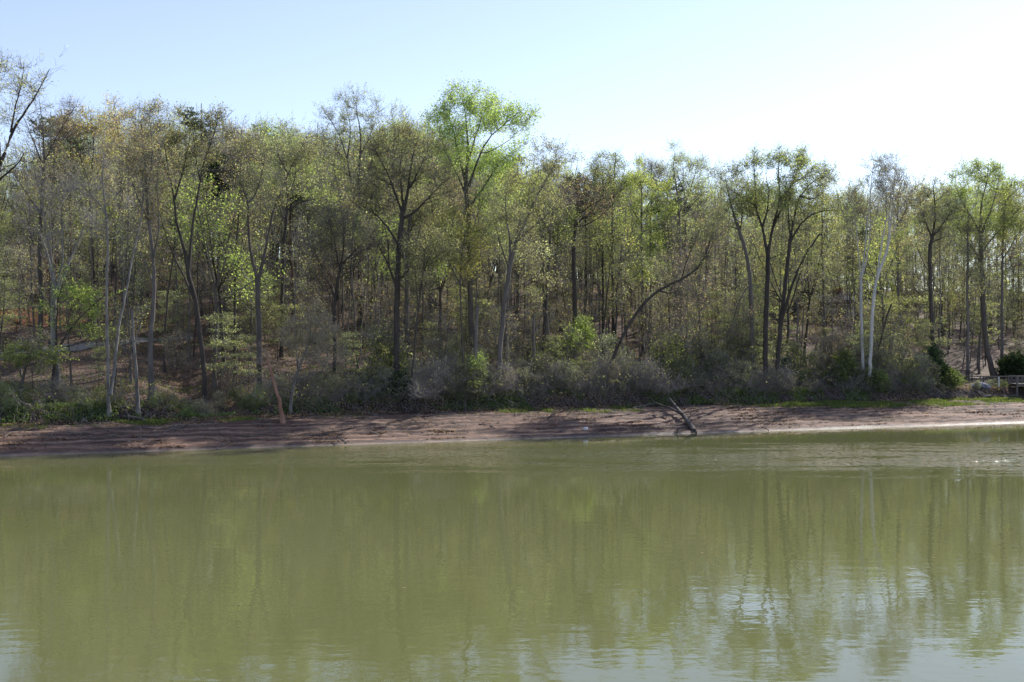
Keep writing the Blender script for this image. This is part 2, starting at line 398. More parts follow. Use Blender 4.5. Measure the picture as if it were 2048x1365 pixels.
def build_tree(lines, ells, n1, n2, n3, leaf, nleaf, lsize, bark, twig, rs, twig_len=.7, wob=.10, bow=.25, flat=0.0, up=.5, lspread=.13, twr=.008, thick=1.0, clump=.55):
    """lines: [(pts, r0, r1)] traced trunk and limbs; ells: [(centre, radii, weight)] crown volumes (metres, local)"""
    L0 = []
    for P, r0, r1 in lines:
        P = np.asarray(P, float); ln = np.linalg.norm(np.diff(P, axis=0), axis=1).sum()
        k = int(np.clip(ln/.45, 6, 44)); Q = smooth_line(P, k)
        Q[1:-1] += rs.normal(size=(k-2, 3))*min(.014, r0*.2)
        L0.append((Q, np.linspace(0, 1, k)**.85*(r1-r0)+r0))
    tb = MB()
    for i, (Q, r) in enumerate(L0):
        r2 = r.copy()
        if i == 0: r2[:3] *= np.array([1.7, 1.25, 1.06])[:len(r2[:3])]
        tb.add(*tubes(Q[None], r2[None], 8 if r[0] > .06 else 5), bark)
    w = np.array([e[2] for e in ells], float); w /= w.sum()
    C = np.array([e[0] for e in ells], float); E = np.array([e[1] for e in ells], float)
    def samp(n, lo=0.0, cl=None):
        i = rs.choice(len(ells), n, p=w); v = unit(rs.normal(size=(n, 3))); q = (lo+(1-lo)*rs.rand(n)**.5)[:, None]
        P = C[i]+v*q*E[i]
        if cl is not None:
            j = rs.randint(len(cl), size=n); m = rs.rand(n) < clump
            P[m] = cl[j[m]]+rs.normal(size=(m.sum(), 3))*E[i][m]*.16
        return P
    cb = MB()
    T1 = samp(n1, .45); A, RA = nearest_start(T1, L0, up, rs)
    P1, Ln = arcs(A, T1, 9, np.full(n1, bow)*rs.uniform(.4, 1.6, n1), wob, rs)
    r1 = np.minimum(RA*.62, .0085*thick*Ln+.010*thick)
    R1 = r1[:, None]*np.linspace(1, .3, 9)[None]
    tb.add(*tubes(P1, R1, 4), bark)
    L1 = [(p, r) for p, r in zip(P1, R1)]
    T2 = samp(n2, .1, T1); A, RA = nearest_start(T2, L1, up*.7, rs)
    P2, Ln2 = arcs(A, T2, 6, np.full(n2, bow)*rs.uniform(.2, 1.6, n2), wob*1.2, rs)
    R2 = np.minimum(RA*.7, .005*thick*Ln2+.008*thick)[:, None]*np.linspace(1, .4, 6)[None]
    cb.add(*tubes(P2, R2, 3), twig)
    # twigs
    thin = [(q, np.gradient(q, axis=0)) for q, r in ((a[b < .045], b) for a, b in L0[1:]) if len(q) > 2]
    src = np.concatenate([P2.reshape(-1, 3), P1[:, 3:].reshape(-1, 3)]+[q for q, g in thin])
    tan = np.concatenate([np.gradient(P2, axis=1).reshape(-1, 3), np.gradient(P1, axis=1)[:, 3:].reshape(-1, 3)]+[g for q, g in thin])
    k = rs.randint(len(src), size=n3); A = src[k]; t = unit(tan[k])
    dirn = unit(t*.7+rs.normal(size=(n3, 3))*.65*np.array([1, 1, .8-.5*min(flat, 1)])+np.array([0, 0, .35*(1-min(flat, 1))]))
    Lt = twig_len*rs.uniform(.4, 1.3, n3)
    P3, _ = arcs(A, A+dirn*Lt[:, None], 4, np.full(n3, .2), .12, rs)
    cb.add(*tubes(P3, np.full((n3, 4), 1.)*np.linspace(twr, twr*.5, 4)[None], 3), twig)
    if nleaf:
        # leaves gather on a share of the twigs, so crowns keep bare gaps
        wt = rs.rand(n3)**2.2; wt /= wt.sum()
        k = rs.choice(n3, nleaf, p=wt); u = rs.uniform(.2, 1.05, nleaf)[:, None]
        Cn = P3[k, 0]*(1-u)+P3[k, 3]*u+rs.normal(size=(nleaf, 3))*lspread*np.array([1, 1, 1-.7*min(flat, 1)])
        cut = int(nleaf*.8)
        if isinstance(leaf, tuple):
            cut = int(nleaf*leaf[2]); V, Q = leaves(Cn[:cut], lsize, flat, rs); cb.add(V, Q, LEAF[leaf[0]], False)
            V, Q = leaves(Cn[cut:], lsize, flat, rs); cb.add(V, Q, LEAF[leaf[1]], False)
        else:
            V, Q = leaves(Cn, lsize, flat, rs); cb.add(V, Q, LEAF[leaf], False)
    return tb.mesh("trunk"), cb.mesh("crown")

def hero(name, label, cat, t, lines, ells, bark='mid', leaf='olive', n=(26, 150, 800), nleaf=3000, lsize=.11, twig=None, w=None, seed=0, **kw):
    """lines and ells in photo pixels; the first line's first point is the foot of the tree, t = metres inland"""
    rs = np.random.RandomState(1000+seed)
    bx = lines[0][0][0][0]; D = D_of(bx, t); X = (bx-1024)/F*D; Z = gz(X, D)-.15
    k = D/F
    def loc(p, dy=0.0): return np.array([(p[0]-bx)*k, dy, EYE+(682.5-p[1])*k-Z])
    L = []
    for i, (pts, w0, w1) in enumerate(lines):
        sd = rs.uniform(-.55, .55) if i else rs.uniform(-.04, .04)
        P = []; acc = 0.0; prev = None
        for p in pts:
            if prev is not None: acc += math.hypot(p[0]-prev[0], p[1]-prev[1])*k*sd*.6
            prev = p; P.append(loc(p, acc))
        if i == 0: P[0][2] = 0.0; P = [q for j, q in enumerate(P) if j == 0 or q[2] > .3]
        else:
            # start where the parent trunk already is in depth
            best = min(((np.hypot(q[0]-P[0][0], q[2]-P[0][2]), q[1]) for l, _, _ in L for q in resample(l, 30)), key=lambda a: a[0])
            if best[0] < 1.2: 
                for q in P: q[1] += best[1]
        L.append((np.array(P), w0*k/2*(.86 if i == 0 else .95), w1*k/2*(.9 if i == 0 else .6)))
    E = []
    for e in ells:
        cx, cy, rx, ry = e[:4]; wt = e[4] if len(e) > 4 else rx*ry
        near = min(((np.hypot(q[0]-(cx-bx)*k, q[2]-loc((cx, cy))[2]), q[1]) for l, _, _ in L for q in resample(l, 20)), key=lambda a: a[0])[1]
        E.append((loc((cx, cy), near), np.array([rx*k, min(rx, 70)*k*.85, ry*k])*1.13, wt))
    for P, a, b in L[1:]:
        if len(P) > 2 and ells[0][2] > 20:
            E.append((P[-1], np.array([1.1, 1.1, 1.1]), 260)); E.append((resample(P, 9)[6], np.array([1.0, 1.0, 1.2]), 180))
    tw = {'dark': TWIGD, 'white': TWIGP, 'pale': TWIGP}.get(bark, TWIG) if twig is None else twig
    tm, cm = build_tree(L, E, n[0], int(n[1]*1.15), int(n[2]*1.1), leaf, int(nleaf*1.75), lsize*.88, BARK[bark], tw, rs, **kw)
    root = empty(name, (X, D, Z)); tag(root, label, cat)
    link("trunk", tm, root); link("crown", cm, root)
    return root
# ------------------------------------------------------------------ the trees one can tell apart, left to right
TR = 'tree'
hero("tall_tree", "tall dark-limbed tree at the left edge, highest bare twigs against the blue sky", TR, 9,
 [([(-70,810),(-60,600),(-50,450),(-28,385)],34,20), ([(-28,385),(0,345),(15,318),(32,270),(60,235),(85,205),(108,165),(118,150)],11,2), ([(0,345),(12,300),(-4,230),(10,180),(30,130)],7,2),
  ([(32,270),(42,220),(58,170),(62,128)],5,1.5), ([(-40,430),(0,372),(30,352),(55,338),(70,325),(72,316)],9,3), ([(-28,385),(0,342),(25,338),(42,330)],7,2),([(-28,385),(-50,300),(-60,200),(-40,130)],9,2)],
 [(30,170,55,45),(-10,240,50,70),(80,205,38,50),(20,300,50,40),(-70,220,60,90)], 'dark','pale',(50,330,1500),2000,.10,seed=1)
hero("bare_tree", "bare purple-twigged tree at left forking into a fan, behind the edge tree", TR, 20,
 [([(78,716),(84,600),(80,500),(84,430),(89,360),(91,320)],13,8), ([(90,335),(76,300),(62,262),(50,235)],5,1.5), ([(91,320),(90,260),(84,205)],5,1.5), ([(92,325),(108,285),(128,250),(150,212)],5,1.5),([(84,430),(60,390),(38,350)],5,2)],
 [(90,250,70,55),(130,240,35,40),(60,330,50,50),(110,350,55,50)], 'mid','russet',(34,240,1500),600,.09,seed=2)
hero("sycamore", "pale-limbed sycamore at left with broad flared foot and four upright limbs", TR, 9.5,
 [([(118,800),(113,740),(108,680),(107,620),(108,565)],19,12), ([(108,580),(98,515),(82,470),(70,448),(52,400)],6,2), ([(108,565),(109,510),(103,450),(105,400),(96,340)],7,2), ([(112,585),(124,520),(120,455),(117,415),(126,350)],6,2), ([(113,590),(137,500),(150,465),(156,430),(172,370)],6,2)],
 [(80,400,45,50),(115,370,50,50),(160,390,40,50),(110,450,60,40)], 'pale','olive',(30,170,900),500,.09,seed=3)
hero("young_tree", "small leaning tree at lower left with flat light green leaf sprays", TR, 8.0,
 [([(36,800),(44,765),(52,735),(56,712)],11,5), ([(46,760),(30,730),(20,722)],3,1), ([(52,735),(75,722),(110,715)],3,1), ([(55,715),(70,695),(90,690)],2.5,1)],
 [(35,715,35,14),(90,720,40,16),(60,700,40,12)], 'mid','green',(16,80,420),2600,.10,seed=4,flat=.8,twig_len=.5)
hero("leaning_tree", "dark crooked tree leaning right by the gravel path at left, light green sprays", TR, 9.2,
 [([(104,808),(106,760),(108,720),(112,698)],10,8), ([(112,698),(118,650),(125,600),(141,570)],5,2), ([(113,700),(150,645),(185,610),(212,590)],6,2), ([(112,700),(140,690),(160,688),(182,668)],4,1.5), ([(135,670),(140,620),(165,600)],3.5,1.2)],
 [(190,665,42,12,900),(140,580,35,25),(200,600,30,22),(150,640,40,30)], 'dark','bright',(24,130,600),2600,.10,seed=5,flat=.5,twig_len=.5)
hero("maple_tree", "russet-budding maple with yellow-green tufts in the left treeline", TR, 26,
 [([(182,705),(188,600),(184,500),(180,420),(180,350)],11,6), ([(180,380),(165,320),(150,270),(135,240)],5,1.5), ([(180,350),(185,290),(175,225)],5,1.5), ([(181,370),(205,310),(215,260)],5,1.5),([(184,440),(150,400),(125,370)],4,1.5)],
 [(175,245,30,38),(150,262,45,16,2600),(200,300,45,45),(150,330,45,30),(120,270,25,20)], 'mid',('russet','yellow',.5),(34,230,1400),4600,.11,seed=6)
hero("maple_tree", "rounded russet-crowned maple beside the yellow-tufted one in the left treeline", TR, 30,
 [([(244,690),(248,600),(240,500),(238,420),(240,340)],10,6), ([(240,370),(222,310),(215,260)],4,1.5), ([(240,340),(245,280),(240,225)],5,1.5), ([(240,380),(262,320),(270,270)],4,1.5)],
 [(240,245,36,36),(225,300,40,40),(262,310,40,50),(215,360,40,30)], 'mid',('russet','olive',.65),(32,220,1400),3800,.105,seed=7)
hero("slender_sycamore", "twin-stemmed pale slender sycamore rising from the creek mouth at left", TR, 6.6,
 [([(218,825),(216,740),(213,650),(212,560),(216,500),(213,440),(206,385),(203,345)],8.5,4), ([(221,790),(224,735),(223,660),(234,565),(238,505),(247,450),(250,400),(246,350),(240,320)],8,3), ([(211,430),(192,395),(180,385),(165,368),(148,352)],4,1.5), ([(204,350),(206,310),(200,280)],3,1), ([(248,390),(255,350),(252,310)],3,1)],
 [(205,330,40,45),(250,330,32,50),(165,370,30,20),(215,420,50,40)], 'pale','beige',(30,170,900),900,.085,seed=8)
hero("old_tree", "grey tree with root-flared foot right of the creek mouth, narrow olive crown", TR, 9.5,
 [([(305,797),(301,740),(300,680),(306,620),(309,560),(303,490),(296,430),(291,370),(286,310),(282,250)],16,3), ([(300,455),(284,410),(270,375),(262,325)],5,1.5), ([(306,520),(322,450),(318,380),(325,320)],5,1.5), ([(292,400),(305,340),(310,280),(305,240)],4,1.2),([(309,575),(285,520),(262,490)],4,1.5)],
 [(300,250,45,45),(285,320,50,55),(320,330,40,60),(290,410,45,40)], 'grey',('olive','russet',.6),(34,220,1300),2800,.10,seed=9)
hero("dead_snag", "dead barkless snag with broken top standing right of the creek mouth", 'snag', 6.8,
 [([(277,822),(273,765),(269,705),(266,655),(264,618)],9.5,5.5), ([(268,690),(276,668),(280,655)],3,1.5)],
 [(275,650,14,14)], 'pale','beige',(4,6,12),0,.08,seed=10)
hero("forked_tree", "dark tree leaning left with Y fork, yellow-olive spring crown, left of centre", TR, 10.5,
 [([(411,800),(408,735),(400,675),(393,610),(384,575),(374,545),(371,510)],13,9), ([(371,510),(360,470),(352,440),(351,400),(343,360),(335,310),(332,280)],7,2), ([(376,545),(380,485),(383,440),(392,385),(400,330),(412,290),(428,240),(430,215)],7,2), ([(390,600),(365,540),(345,490),(336,450)],6,2), ([(351,400),(365,340),(374,270)],5,1.5),([(396,360),(385,310),(380,260)],4,1.2),([(343,360),(322,320),(312,270)],4,1.2)],
 [(340,250,50,45),(420,250,42,42),(380,300,60,50),(315,300,35,50),(400,340,40,40)], 'dark',('olive','pale',.6),(44,280,1600),4200,.10,seed=11)
hero("dark_cedar", "dark evergreen cedar crown standing out in the left woods", TR, 24,
 [([(441,690),(442,560),(440,450),(440,330)],8,3)],
 [(446,385,36,26),(440,345,22,25),(455,360,25,22),(430,400,22,18)], 'dark','cedar',(40,240,1500),11000,.16,seed=12,bow=-.05,up=0,lspread=.1)
hero("slim_tree", "slim pale-edged straight trunk left of the leaning forked trees", TR, 24,
 [([(449,682),(449,600),(450,520),(446,450),(440,400),(436,340)],8,3),([(449,480),(465,430),(470,380)],3,1)],
 [(445,290,40,35),(470,300,30,40),(460,350,30,40)], 'grey','russet',(22,150,900),500,.09,seed=13)
hero("tree", "slim dark straight tree in front of the open leaf litter left of centre", TR, 14,
 [([(469,765),(469,680),(470,600),(471,520),(476,460),(480,400),(483,330)],7,2.5),([(471,540),(490,490),(497,440)],3,1)],
 [(485,290,40,40),(490,350,40,50),(470,430,35,40)], 'dark','russet',(24,170,1000),700,.09,seed=14)
hero("forked_tree", "wishbone-forked dark tree with twisting limbs and sage crown", TR, 11,
 [([(521,792),(518,730),(519,660),(516,600),(514,558)],14,11), ([(514,558),(502,505),(502,455),(505,410),(491,370),(478,335),(473,305)],8,2), ([(516,562),(527,515),(536,465),(543,420),(560,380),(572,345),(590,305),(607,278)],8,2), ([(505,410),(520,395),(530,350),(538,300)],4,1.2), ([(572,345),(560,330),(545,290),(540,260)],4,1.2),([(546,415),(575,370),(600,360)],3,1)],
 [(490,310,40,45),(580,290,45,45),(530,340,60,45),(610,330,35,50),(520,400,60,30)], 'mid',('pale','olive',.5),(44,280,1600),4600,.10,seed=15)
hero("tree", "green-topped tree behind the wishbone fork, crown peaking above its neighbours", TR, 20,
 [([(563,772),(563,680),(563,600),(566,500),(572,430),(576,400)],10,6), ([(576,400),(566,350),(562,300),(560,260)],5,1.5), ([(575,420),(600,400),(640,395),(655,390)],4,1.2), ([(576,400),(590,350),(585,300)],4,1.2),([(570,440),(550,400),(545,360)],3.5,1.2)],
 [(562,270,50,45),(600,300,35,45),(590,350,60,40),(560,330,55,50),(640,395,35,20)], 'mid',('green','olive',.6),(40,270,1500),6500,.10,seed=16)
hero("pine_tree", "straight reddish pine trunk left of centre with thin dark crown", TR, 26,
 [([(592,690),(587,600),(583,520),(581,440),(582,360)],8,4)],
 [(583,370,34,34),(590,420,36,20)], 'red','pine',(24,160,1000),3500,.13,seed=17,flat=.7,bow=-.1,up=.1)
hero("dead_leaning_trunk", "broken reddish dead trunk leaning left out of the mud edge with one white limb", 'snag', 5.6,
 [([(566,840),(562,812),(556,790),(548,765),(541,738),(536,715),(530,700)],10,5), ([(546,760),(533,757),(518,755),(500,757)],2.6,1), ([(532,705),(520,690),(512,680)],2.2,.8),([(538,725),(525,735),(515,728),(505,712)],2,.8)],
 [(520,710,22,22),(510,740,14,12)], 'rust','beige',(9,26,70),60,.06,seed=18,twig=TWIGP)
hero("young_sycamore", "whitish young sycamore curving right beside the broken trunk, pale beige twigs", TR, 7.8,
 [([(580,806),(584,785),(588,760),(598,730),(612,708),(620,675)],7,4), ([(616,690),(632,672),(650,668),(664,664)],3,1.2), ([(620,675),(622,650),(630,625)],3,1), ([(598,730),(590,700),(596,680)],2,.8),([(604,720),(630,715),(645,700)],2,.8)],
 [(632,655,42,28),(610,690,45,35),(650,700,40,35),(595,665,30,25)], 'pale','beige',(34,220,1300),5200,.085,seed=19,twig=TWIGP,twig_len=.45,lspread=.1)
hero("bare_tree", "low-crowned bare twiggy tree standing alone in the open litter, dark forked stem", TR, 10.5,
 [([(668,794),(669,720),(668,640),(670,590),(677,555),(682,525)],9,6), ([(680,545),(673,505),(668,465),(660,440)],4,1.2), ([(682,530),(700,508),(722,490),(740,470)],4,1.2), ([(682,525),(690,480),(688,440)],4,1.2), ([(668,650),(664,600),(655,570)],3.5,1.2),([(670,600),(650,540),(630,500)],3.5,1.2)],
 [(650,490,55,45),(700,470,50,45),(675,440,50,30),(720,500,40,35)], 'dark','olive',(44,300,1900),1500,.08,seed=20)
hero("tall_tree", "tall vase-shaped tree with round airy light green crown left of the tallest tree", TR, 30,
 [([(720,640),(719,560),(718,500),(718,430),(718,355),(720,300)],11,5), ([(717,440),(702,372),(688,308),(672,262),(650,225),(638,212)],6,1.5), ([(689,312),(696,262),(690,215),(681,198)],4,1.2), ([(720,300),(722,260),(712,220),(716,195)],4,1.2), ([(720,310),(738,268),(752,232)],4,1.2),([(690,320),(665,290),(640,265)],3,1),([(718,370),(745,320),(762,280)],4,1.2)],
 [(655,235,38,40),(695,220,38,35),(735,230,32,40),(700,290,60,45),(640,275,30,25),(755,290,25,35)], 'dark',('green','pale',.7),(46,330,1900),4200,.10,seed=21)
hero("tree", "narrow light green tree in the dip between the two tallest crowns", TR, 30,
 [([(770,650),(775,540),(780,440),(785,340),(790,260)],9,2.5),([(782,400),(765,350),(760,310)],4,1.2),([(785,360),(810,310),(818,270)],4,1.2)],
 [(795,240,22,28),(790,290,38,40),(770,330,35,40),(815,300,30,40),(850,280,30,35)], 'mid',('pale','green',.6),(34,260,1500),3600,.10,seed=22)
hero("forked_tree", "big dark many-limbed tree near centre with open olive crown", TR, 10,
 [([(793,792),(793,700),(793,620),(795,570),(797,490),(804,430),(810,400)],15,11), ([(810,405),(817,375),(820,320),(832,282),(838,260)],7,1.8), ([(806,425),(798,335),(803,300)],6,1.8), ([(804,430),(784,365),(762,320),(745,290)],6,1.8), ([(808,435),(830,428),(855,398),(885,372),(900,360)],7,1.8), ([(795,565),(812,550),(828,515),(832,475),(842,440)],7,2), ([(794,580),(778,535),(762,500),(738,470)],6,2), ([(797,490),(765,440),(735,415),(700,400)],6,1.5),([(817,375),(845,330),(860,290)],5,1.4),([(778,535),(775,490),(768,450)],4,1.5)],
 [(800,320,65,60),(850,310,45,50),(760,370,55,45),(880,370,35,40),(720,400,50,35),(800,250,30,20)], 'dark','olive',(60,380,2300),5500,.095,seed=23)
hero("tree", "light grey straight trunk just right of the big dark many-limbed tree", TR, 14,
 [([(815,778),(814,700),(813,640),(814,560),(816,480),(822,420)],13,8),([(817,470),(840,420),(850,390)],5,2),([(816,480),(800,440),(790,400)],4,2)],
 [(840,400,40,40),(860,430,40,35),(800,420,35,30)], 'grey',('pale','olive',.6),(24,160,900),3000,.10,seed=24)
hero("slim_tree", "thin black crooked stem arching right in front of the pale grey trunk", TR, 8.3,
 [([(822,800),(824,745),(830,690),(836,620),(842,575),(848,530),(849,500)],6,3),([(837,620),(832,570),(829,520)],3,1.2),([(846,545),(865,500),(870,480)],3,1)],
 [(850,500,45,38),(880,500,40,35),(840,560,35,30)], 'dark','pale',(28,170,900),4200,.09,seed=25)
hero("tree", "broad grey trunk half hidden in light leaves between centre trees", TR, 22,
 [([(863,716),(861,640),(861,580),(864,545),(876,500),(884,450),(886,400)],13,6),([(862,560),(850,500),(848,450)],6,2),([(878,495),(900,440),(905,400)],5,1.5)],
 [(890,410,50,40),(860,400,40,40),(900,340,35,45)], 'grey',('olive','russet',.6),(34,220,1200),3000,.10,seed=26)
hero("tallest_tree", "tallest tree at centre with dense bright green billowing crown", TR, 13,
 [([(948,798),(946,720),(942,640),(940,560),(940,500),(937,440),(932,385),(933,345)],15,8), ([(933,375),(917,310),(907,260),(893,225)],6,1.6), ([(933,345),(936,285),(930,225),(925,185)],6,1.6), ([(938,375),(955,325),(970,292),(1003,262),(1040,235)],6,1.6), ([(935,330),(950,272),(965,222),(975,192)],5,1.4), ([(935,400),(915,350),(888,300),(878,255)],5,1.4), ([(936,420),(965,375),(1000,320),(1030,290)],6,1.5), ([(945,560),(950,440),(965,405),(990,382)],5,1.4),([(940,470),(975,455),(1010,432)],4,1.3),([(941,480),(915,500),(890,520)],4,1.3)],
 [(925,188,46,24),(893,208,26,24),(970,200,38,25),(935,240,62,40),(995,240,45,38),(1036,238,26,20),(1010,295,42,38),(905,290,38,45),(940,320,55,40),(975,340,45,25,900),(985,395,30,20,400),(910,470,32,22,400)], 'mid',('bright','green',.6),(90,520,2900),17000,.115,seed=27,clump=.6,lspread=.22)
hero("broken_snag", "blue-grey broken stub wrapped in green vine below the tallest tree", 'snag', 9.6,
 [([(951,795),(951,740),(951,680),(953,640),(956,612)],10,7)],
 [(958,732,18,18),(948,760,26,16),(965,775,22,14)], 'grey','bright',(10,50,300),2200,.09,seed=28,lspread=.14)
hero("yellow_tree", "young tree with yellow-green leaf tufts in front of the tallest tree's trunk", TR, 11,
 [([(930,780),(925,700),(922,620),(920,560),(925,500),(930,470)],5,2.5),([(921,570),(895,520),(880,490)],3,1),([(923,540),(955,500),(965,470)],3,1),([(924,520),(905,470),(905,440)],2.5,1)],
 [(915,465,42,26),(945,500,38,26),(890,510,35,28),(925,540,40,25),(880,470,25,25)], 'mid','yellow',(34,220,1100),4800,.10,seed=29)
hero("leaning_tree", "pair of grey trunks leaning right, one limb reaching high beside the tallest tree", TR, 9.5,
 [([(993,778),(1000,705),(1005,640),(1011,590),(1021,525),(1030,492)],12,9), ([(1030,495),(1055,432),(1083,375),(1105,340),(1122,315)],6,1.8), ([(1034,482),(1065,455),(1092,435),(1108,418)],5,1.5), ([(1021,525),(1018,460),(1008,405),(1015,370)],6,1.5), ([(1030,492),(1045,420),(1075,360),(1080,320)],6,1.5), ([(1008,610),(1030,580),(1060,560),(1080,545)],4,1.2)],
 [(1105,320,38,32),(1060,340,45,40),(1030,400,50,45),(1090,400,40,40),(1070,560,35,40),(1040,460,50,40)], 'grey',('olive','pale',.5),(50,320,1800),5500,.10,seed=30)
hero("tree", "pale grey companion trunk behind the right-leaning pair", TR, 11.5,
 [([(1016,757),(1012,700),(1011,650),(1014,600),(1020,550),(1022,480)],12,6),([(1018,540),(1000,490),(990,450)],4,1.4)],
 [(1010,420,45,40),(985,460,35,30),(1040,500,40,30)], 'grey','pale',(24,160,900),2600,.10,seed=31)
hero("tree", "thin dark stem with small fork right of the tallest tree's trunk", TR, 22,
 [([(974,705),(975,640),(976,600),(981,560),(987,545)],8,5),([(981,560),(975,510),(985,470)],3.5,1.2),([(987,545),(1000,500),(1000,460)],3.5,1.2)],
 [(985,470,40,40),(990,420,35,35)], 'mid','green',(24,160,900),3000,.10,seed=32)
hero("dead_snag", "short grey topless trunk right of centre among shrubs", 'snag', 11.5,
 [([(1068,768),(1068,720),(1067,680),(1067,630)],8,6)], [(1068,640,10,12)], 'grey','beige',(3,5,10),0,.08,seed=33)
hero("leaning_tree", "dark twin stems leaning apart right of centre", TR, 16,
 [([(1086,742),(1088,690),(1090,640),(1094,580),(1097,520),(1102,460),(1105,430)],11,4),([(1090,640),(1085,560),(1088,500),(1086,440)],6,2),([(1094,580),(1112,520),(1118,450)],4,1.5)],
 [(1100,420,45,45),(1080,430,35,40),(1125,440,30,35)], 'dark','green',(30,200,1100),3200,.10,seed=34)
hero("bare_tree", "dark straight tree right of centre with low spreading purple-brown twigs", TR, 17,
 [([(1152,745),(1151,660),(1149,600),(1147,540),(1147,500),(1150,460),(1151,438)],12,8), ([(1150,455),(1165,432),(1192,424),(1215,420)],4,1.3), ([(1150,450),(1131,422),(1110,400)],4,1.3), ([(1151,440),(1155,400),(1150,355)],5,1.4), ([(1152,435),(1180,412),(1212,398)],4,1.3),([(1151,440),(1135,395),(1125,370)],4,1.3)],
 [(1150,392,58,38),(1195,412,42,28),(1112,404,36,32)], 'dark','russet',(44,260,1100),900,.085,seed=35)
hero("slim_tree", "straight dark slender tree, first right of the bare purple-twigged one", TR, 22,
 [([(1206,712),(1206,640),(1206,560),(1205,500),(1207,430),(1206,360)],8,2.5),([(1206,520),(1190,470),(1188,430)],3,1)],
 [(1200,340,28,30),(1205,390,40,50),(1205,470,40,50)], 'dark',('green','olive',.5),(30,220,1200),3600,.10,seed=36)
hero("tall_tree", "slender tree with narrow pointed crown breaking the skyline right of centre", TR, 26,
 [([(1227,690),(1226,600),(1225,500),(1225,420),(1228,360),(1231,305)],9,2),([(1226,430),(1212,380),(1200,340),(1196,320)],4,1.2),([(1226,400),(1245,360),(1250,330)],3,1)],
 [(1231,318,17,26),(1200,330,20,24),(1225,370,36,32),(1240,350,20,30)], 'mid','green',(34,260,1400),3200,.10,seed=37,up=.9)
hero("leafy_tree", "bright yellow-green leafy tree between slender trunks right of centre", TR, 22,
 [([(1286,715),(1285,640),(1285,560),(1283,480),(1284,420)],9,4),([(1284,450),(1262,410),(1255,380)],4,1.2),([(1284,430),(1308,395),(1318,370)],4,1.2),([(1284,420),(1285,380),(1280,350)],4,1.2)],
 [(1315,385,35,30),(1270,400,35,28),(1300,430,50,40),(1275,345,24,25),(1290,520,40,50)], 'grey',('bright','yellow',.6),(40,280,1500),8000,.105,seed=38,clump=.75)
hero("tree", "thin pale green-crowned tree poking up behind the yellow-green one", TR, 30,
 [([(1300,680),(1302,560),(1300,460),(1302,400),(1303,330)],8,2),([(1301,400),(1318,360),(1322,335)],3,1)],
 [(1303,335,26,22),(1310,365,30,30)], 'mid','pale',(24,200,1100),1700,.095,seed=39,up=.9)
hero("pine_tree", "dark pine with flat tiers just right of the tallest tree's crown", TR, 34,
 [([(1170,690),(1172,560),(1172,450),(1170,355)],8,3)],
 [(1170,370,45,22),(1190,400,50,20),(1165,420,45,20)], 'dark','pine',(40,200,1400),9000,.14,seed=40,flat=.9,bow=-.1,up=0)
hero("pine_tree", "dark pine with flat tiers between the yellow-green leafy tree and twin-stemmed tree", TR, 32,
 [([(1335,700),(1336,560),(1336,450),(1332,365)],8,3)],
 [(1335,385,40,22),(1345,420,48,20),(1335,455,42,20),(1340,490,40,16)], 'dark','pine',(40,220,1500),9500,.14,seed=41,flat=.9,bow=-.1,up=0)
hero("arching_tree", "long dark bare trunk leaning far right in an arch above the shrubs", TR, 10.5,
 [([(1212,775),(1226,715),(1245,672),(1268,632),(1295,598),(1325,576),(1362,560),(1393,542),(1410,515),(1420,482)],10,3.5), ([(1318,582),(1338,588),(1353,590),(1356,575)],4,1.5), ([(1353,590),(1375,592),(1390,593)],1.8,.8), ([(1362,560),(1372,520),(1390,480),(1400,450)],3,1),([(1410,515),(1425,500),(1430,460)],2.5,1)],
 [(1400,500,35,40),(1380,550,25,25),(1425,470,20,25)], 'dark','olive',(18,110,600),1000,.085,seed=42)
hero("twin_trunk_tree", "two straight grey stems sharing one airy vase crown right of centre", TR, 22,
 [([(1362,712),(1362,640),(1361,560),(1359,480),(1358,420)],9,6), ([(1372,712),(1380,620),(1383,520),(1383,440),(1384,370),(1384,310)],9,2), ([(1358,430),(1350,370),(1342,340),(1345,310)],5,1.3), ([(1383,420),(1408,385),(1432,372),(1438,350)],4,1.2), ([(1384,400),(1400,350),(1408,310)],4,1.2), ([(1384,370),(1370,330),(1368,305)],3.5,1),([(1358,420),(1330,400),(1320,380)],3,1)],
 [(1385,315,36,24),(1345,330,26,25),(1410,330,28,28),(1380,370,58,35),(1370,430,45,40)], 'grey',('green','pale',.6),(48,330,1800),4600,.10,seed=43)
hero("old_tree", "bent dark tree with left-swept crown beside the great spreading tree", TR, 12,
 [([(1508,765),(1505,690),(1502,620),(1500,560),(1493,510),(1478,462),(1466,430)],12,7), ([(1468,435),(1454,390),(1447,350)],5,1.4), ([(1480,465),(1486,420),(1482,380)],4,1.3),([(1478,462),(1455,450),(1430,455)],3.5,1.2),([(1500,570),(1480,590),(1462,640),(1440,690)],4,2)],
 [(1455,370,35,38),(1480,410,38,40),(1445,430,35,28),(1460,345,18,14)], 'grey',('olive','green',.5),(38,260,1500),3600,.10,seed=44)
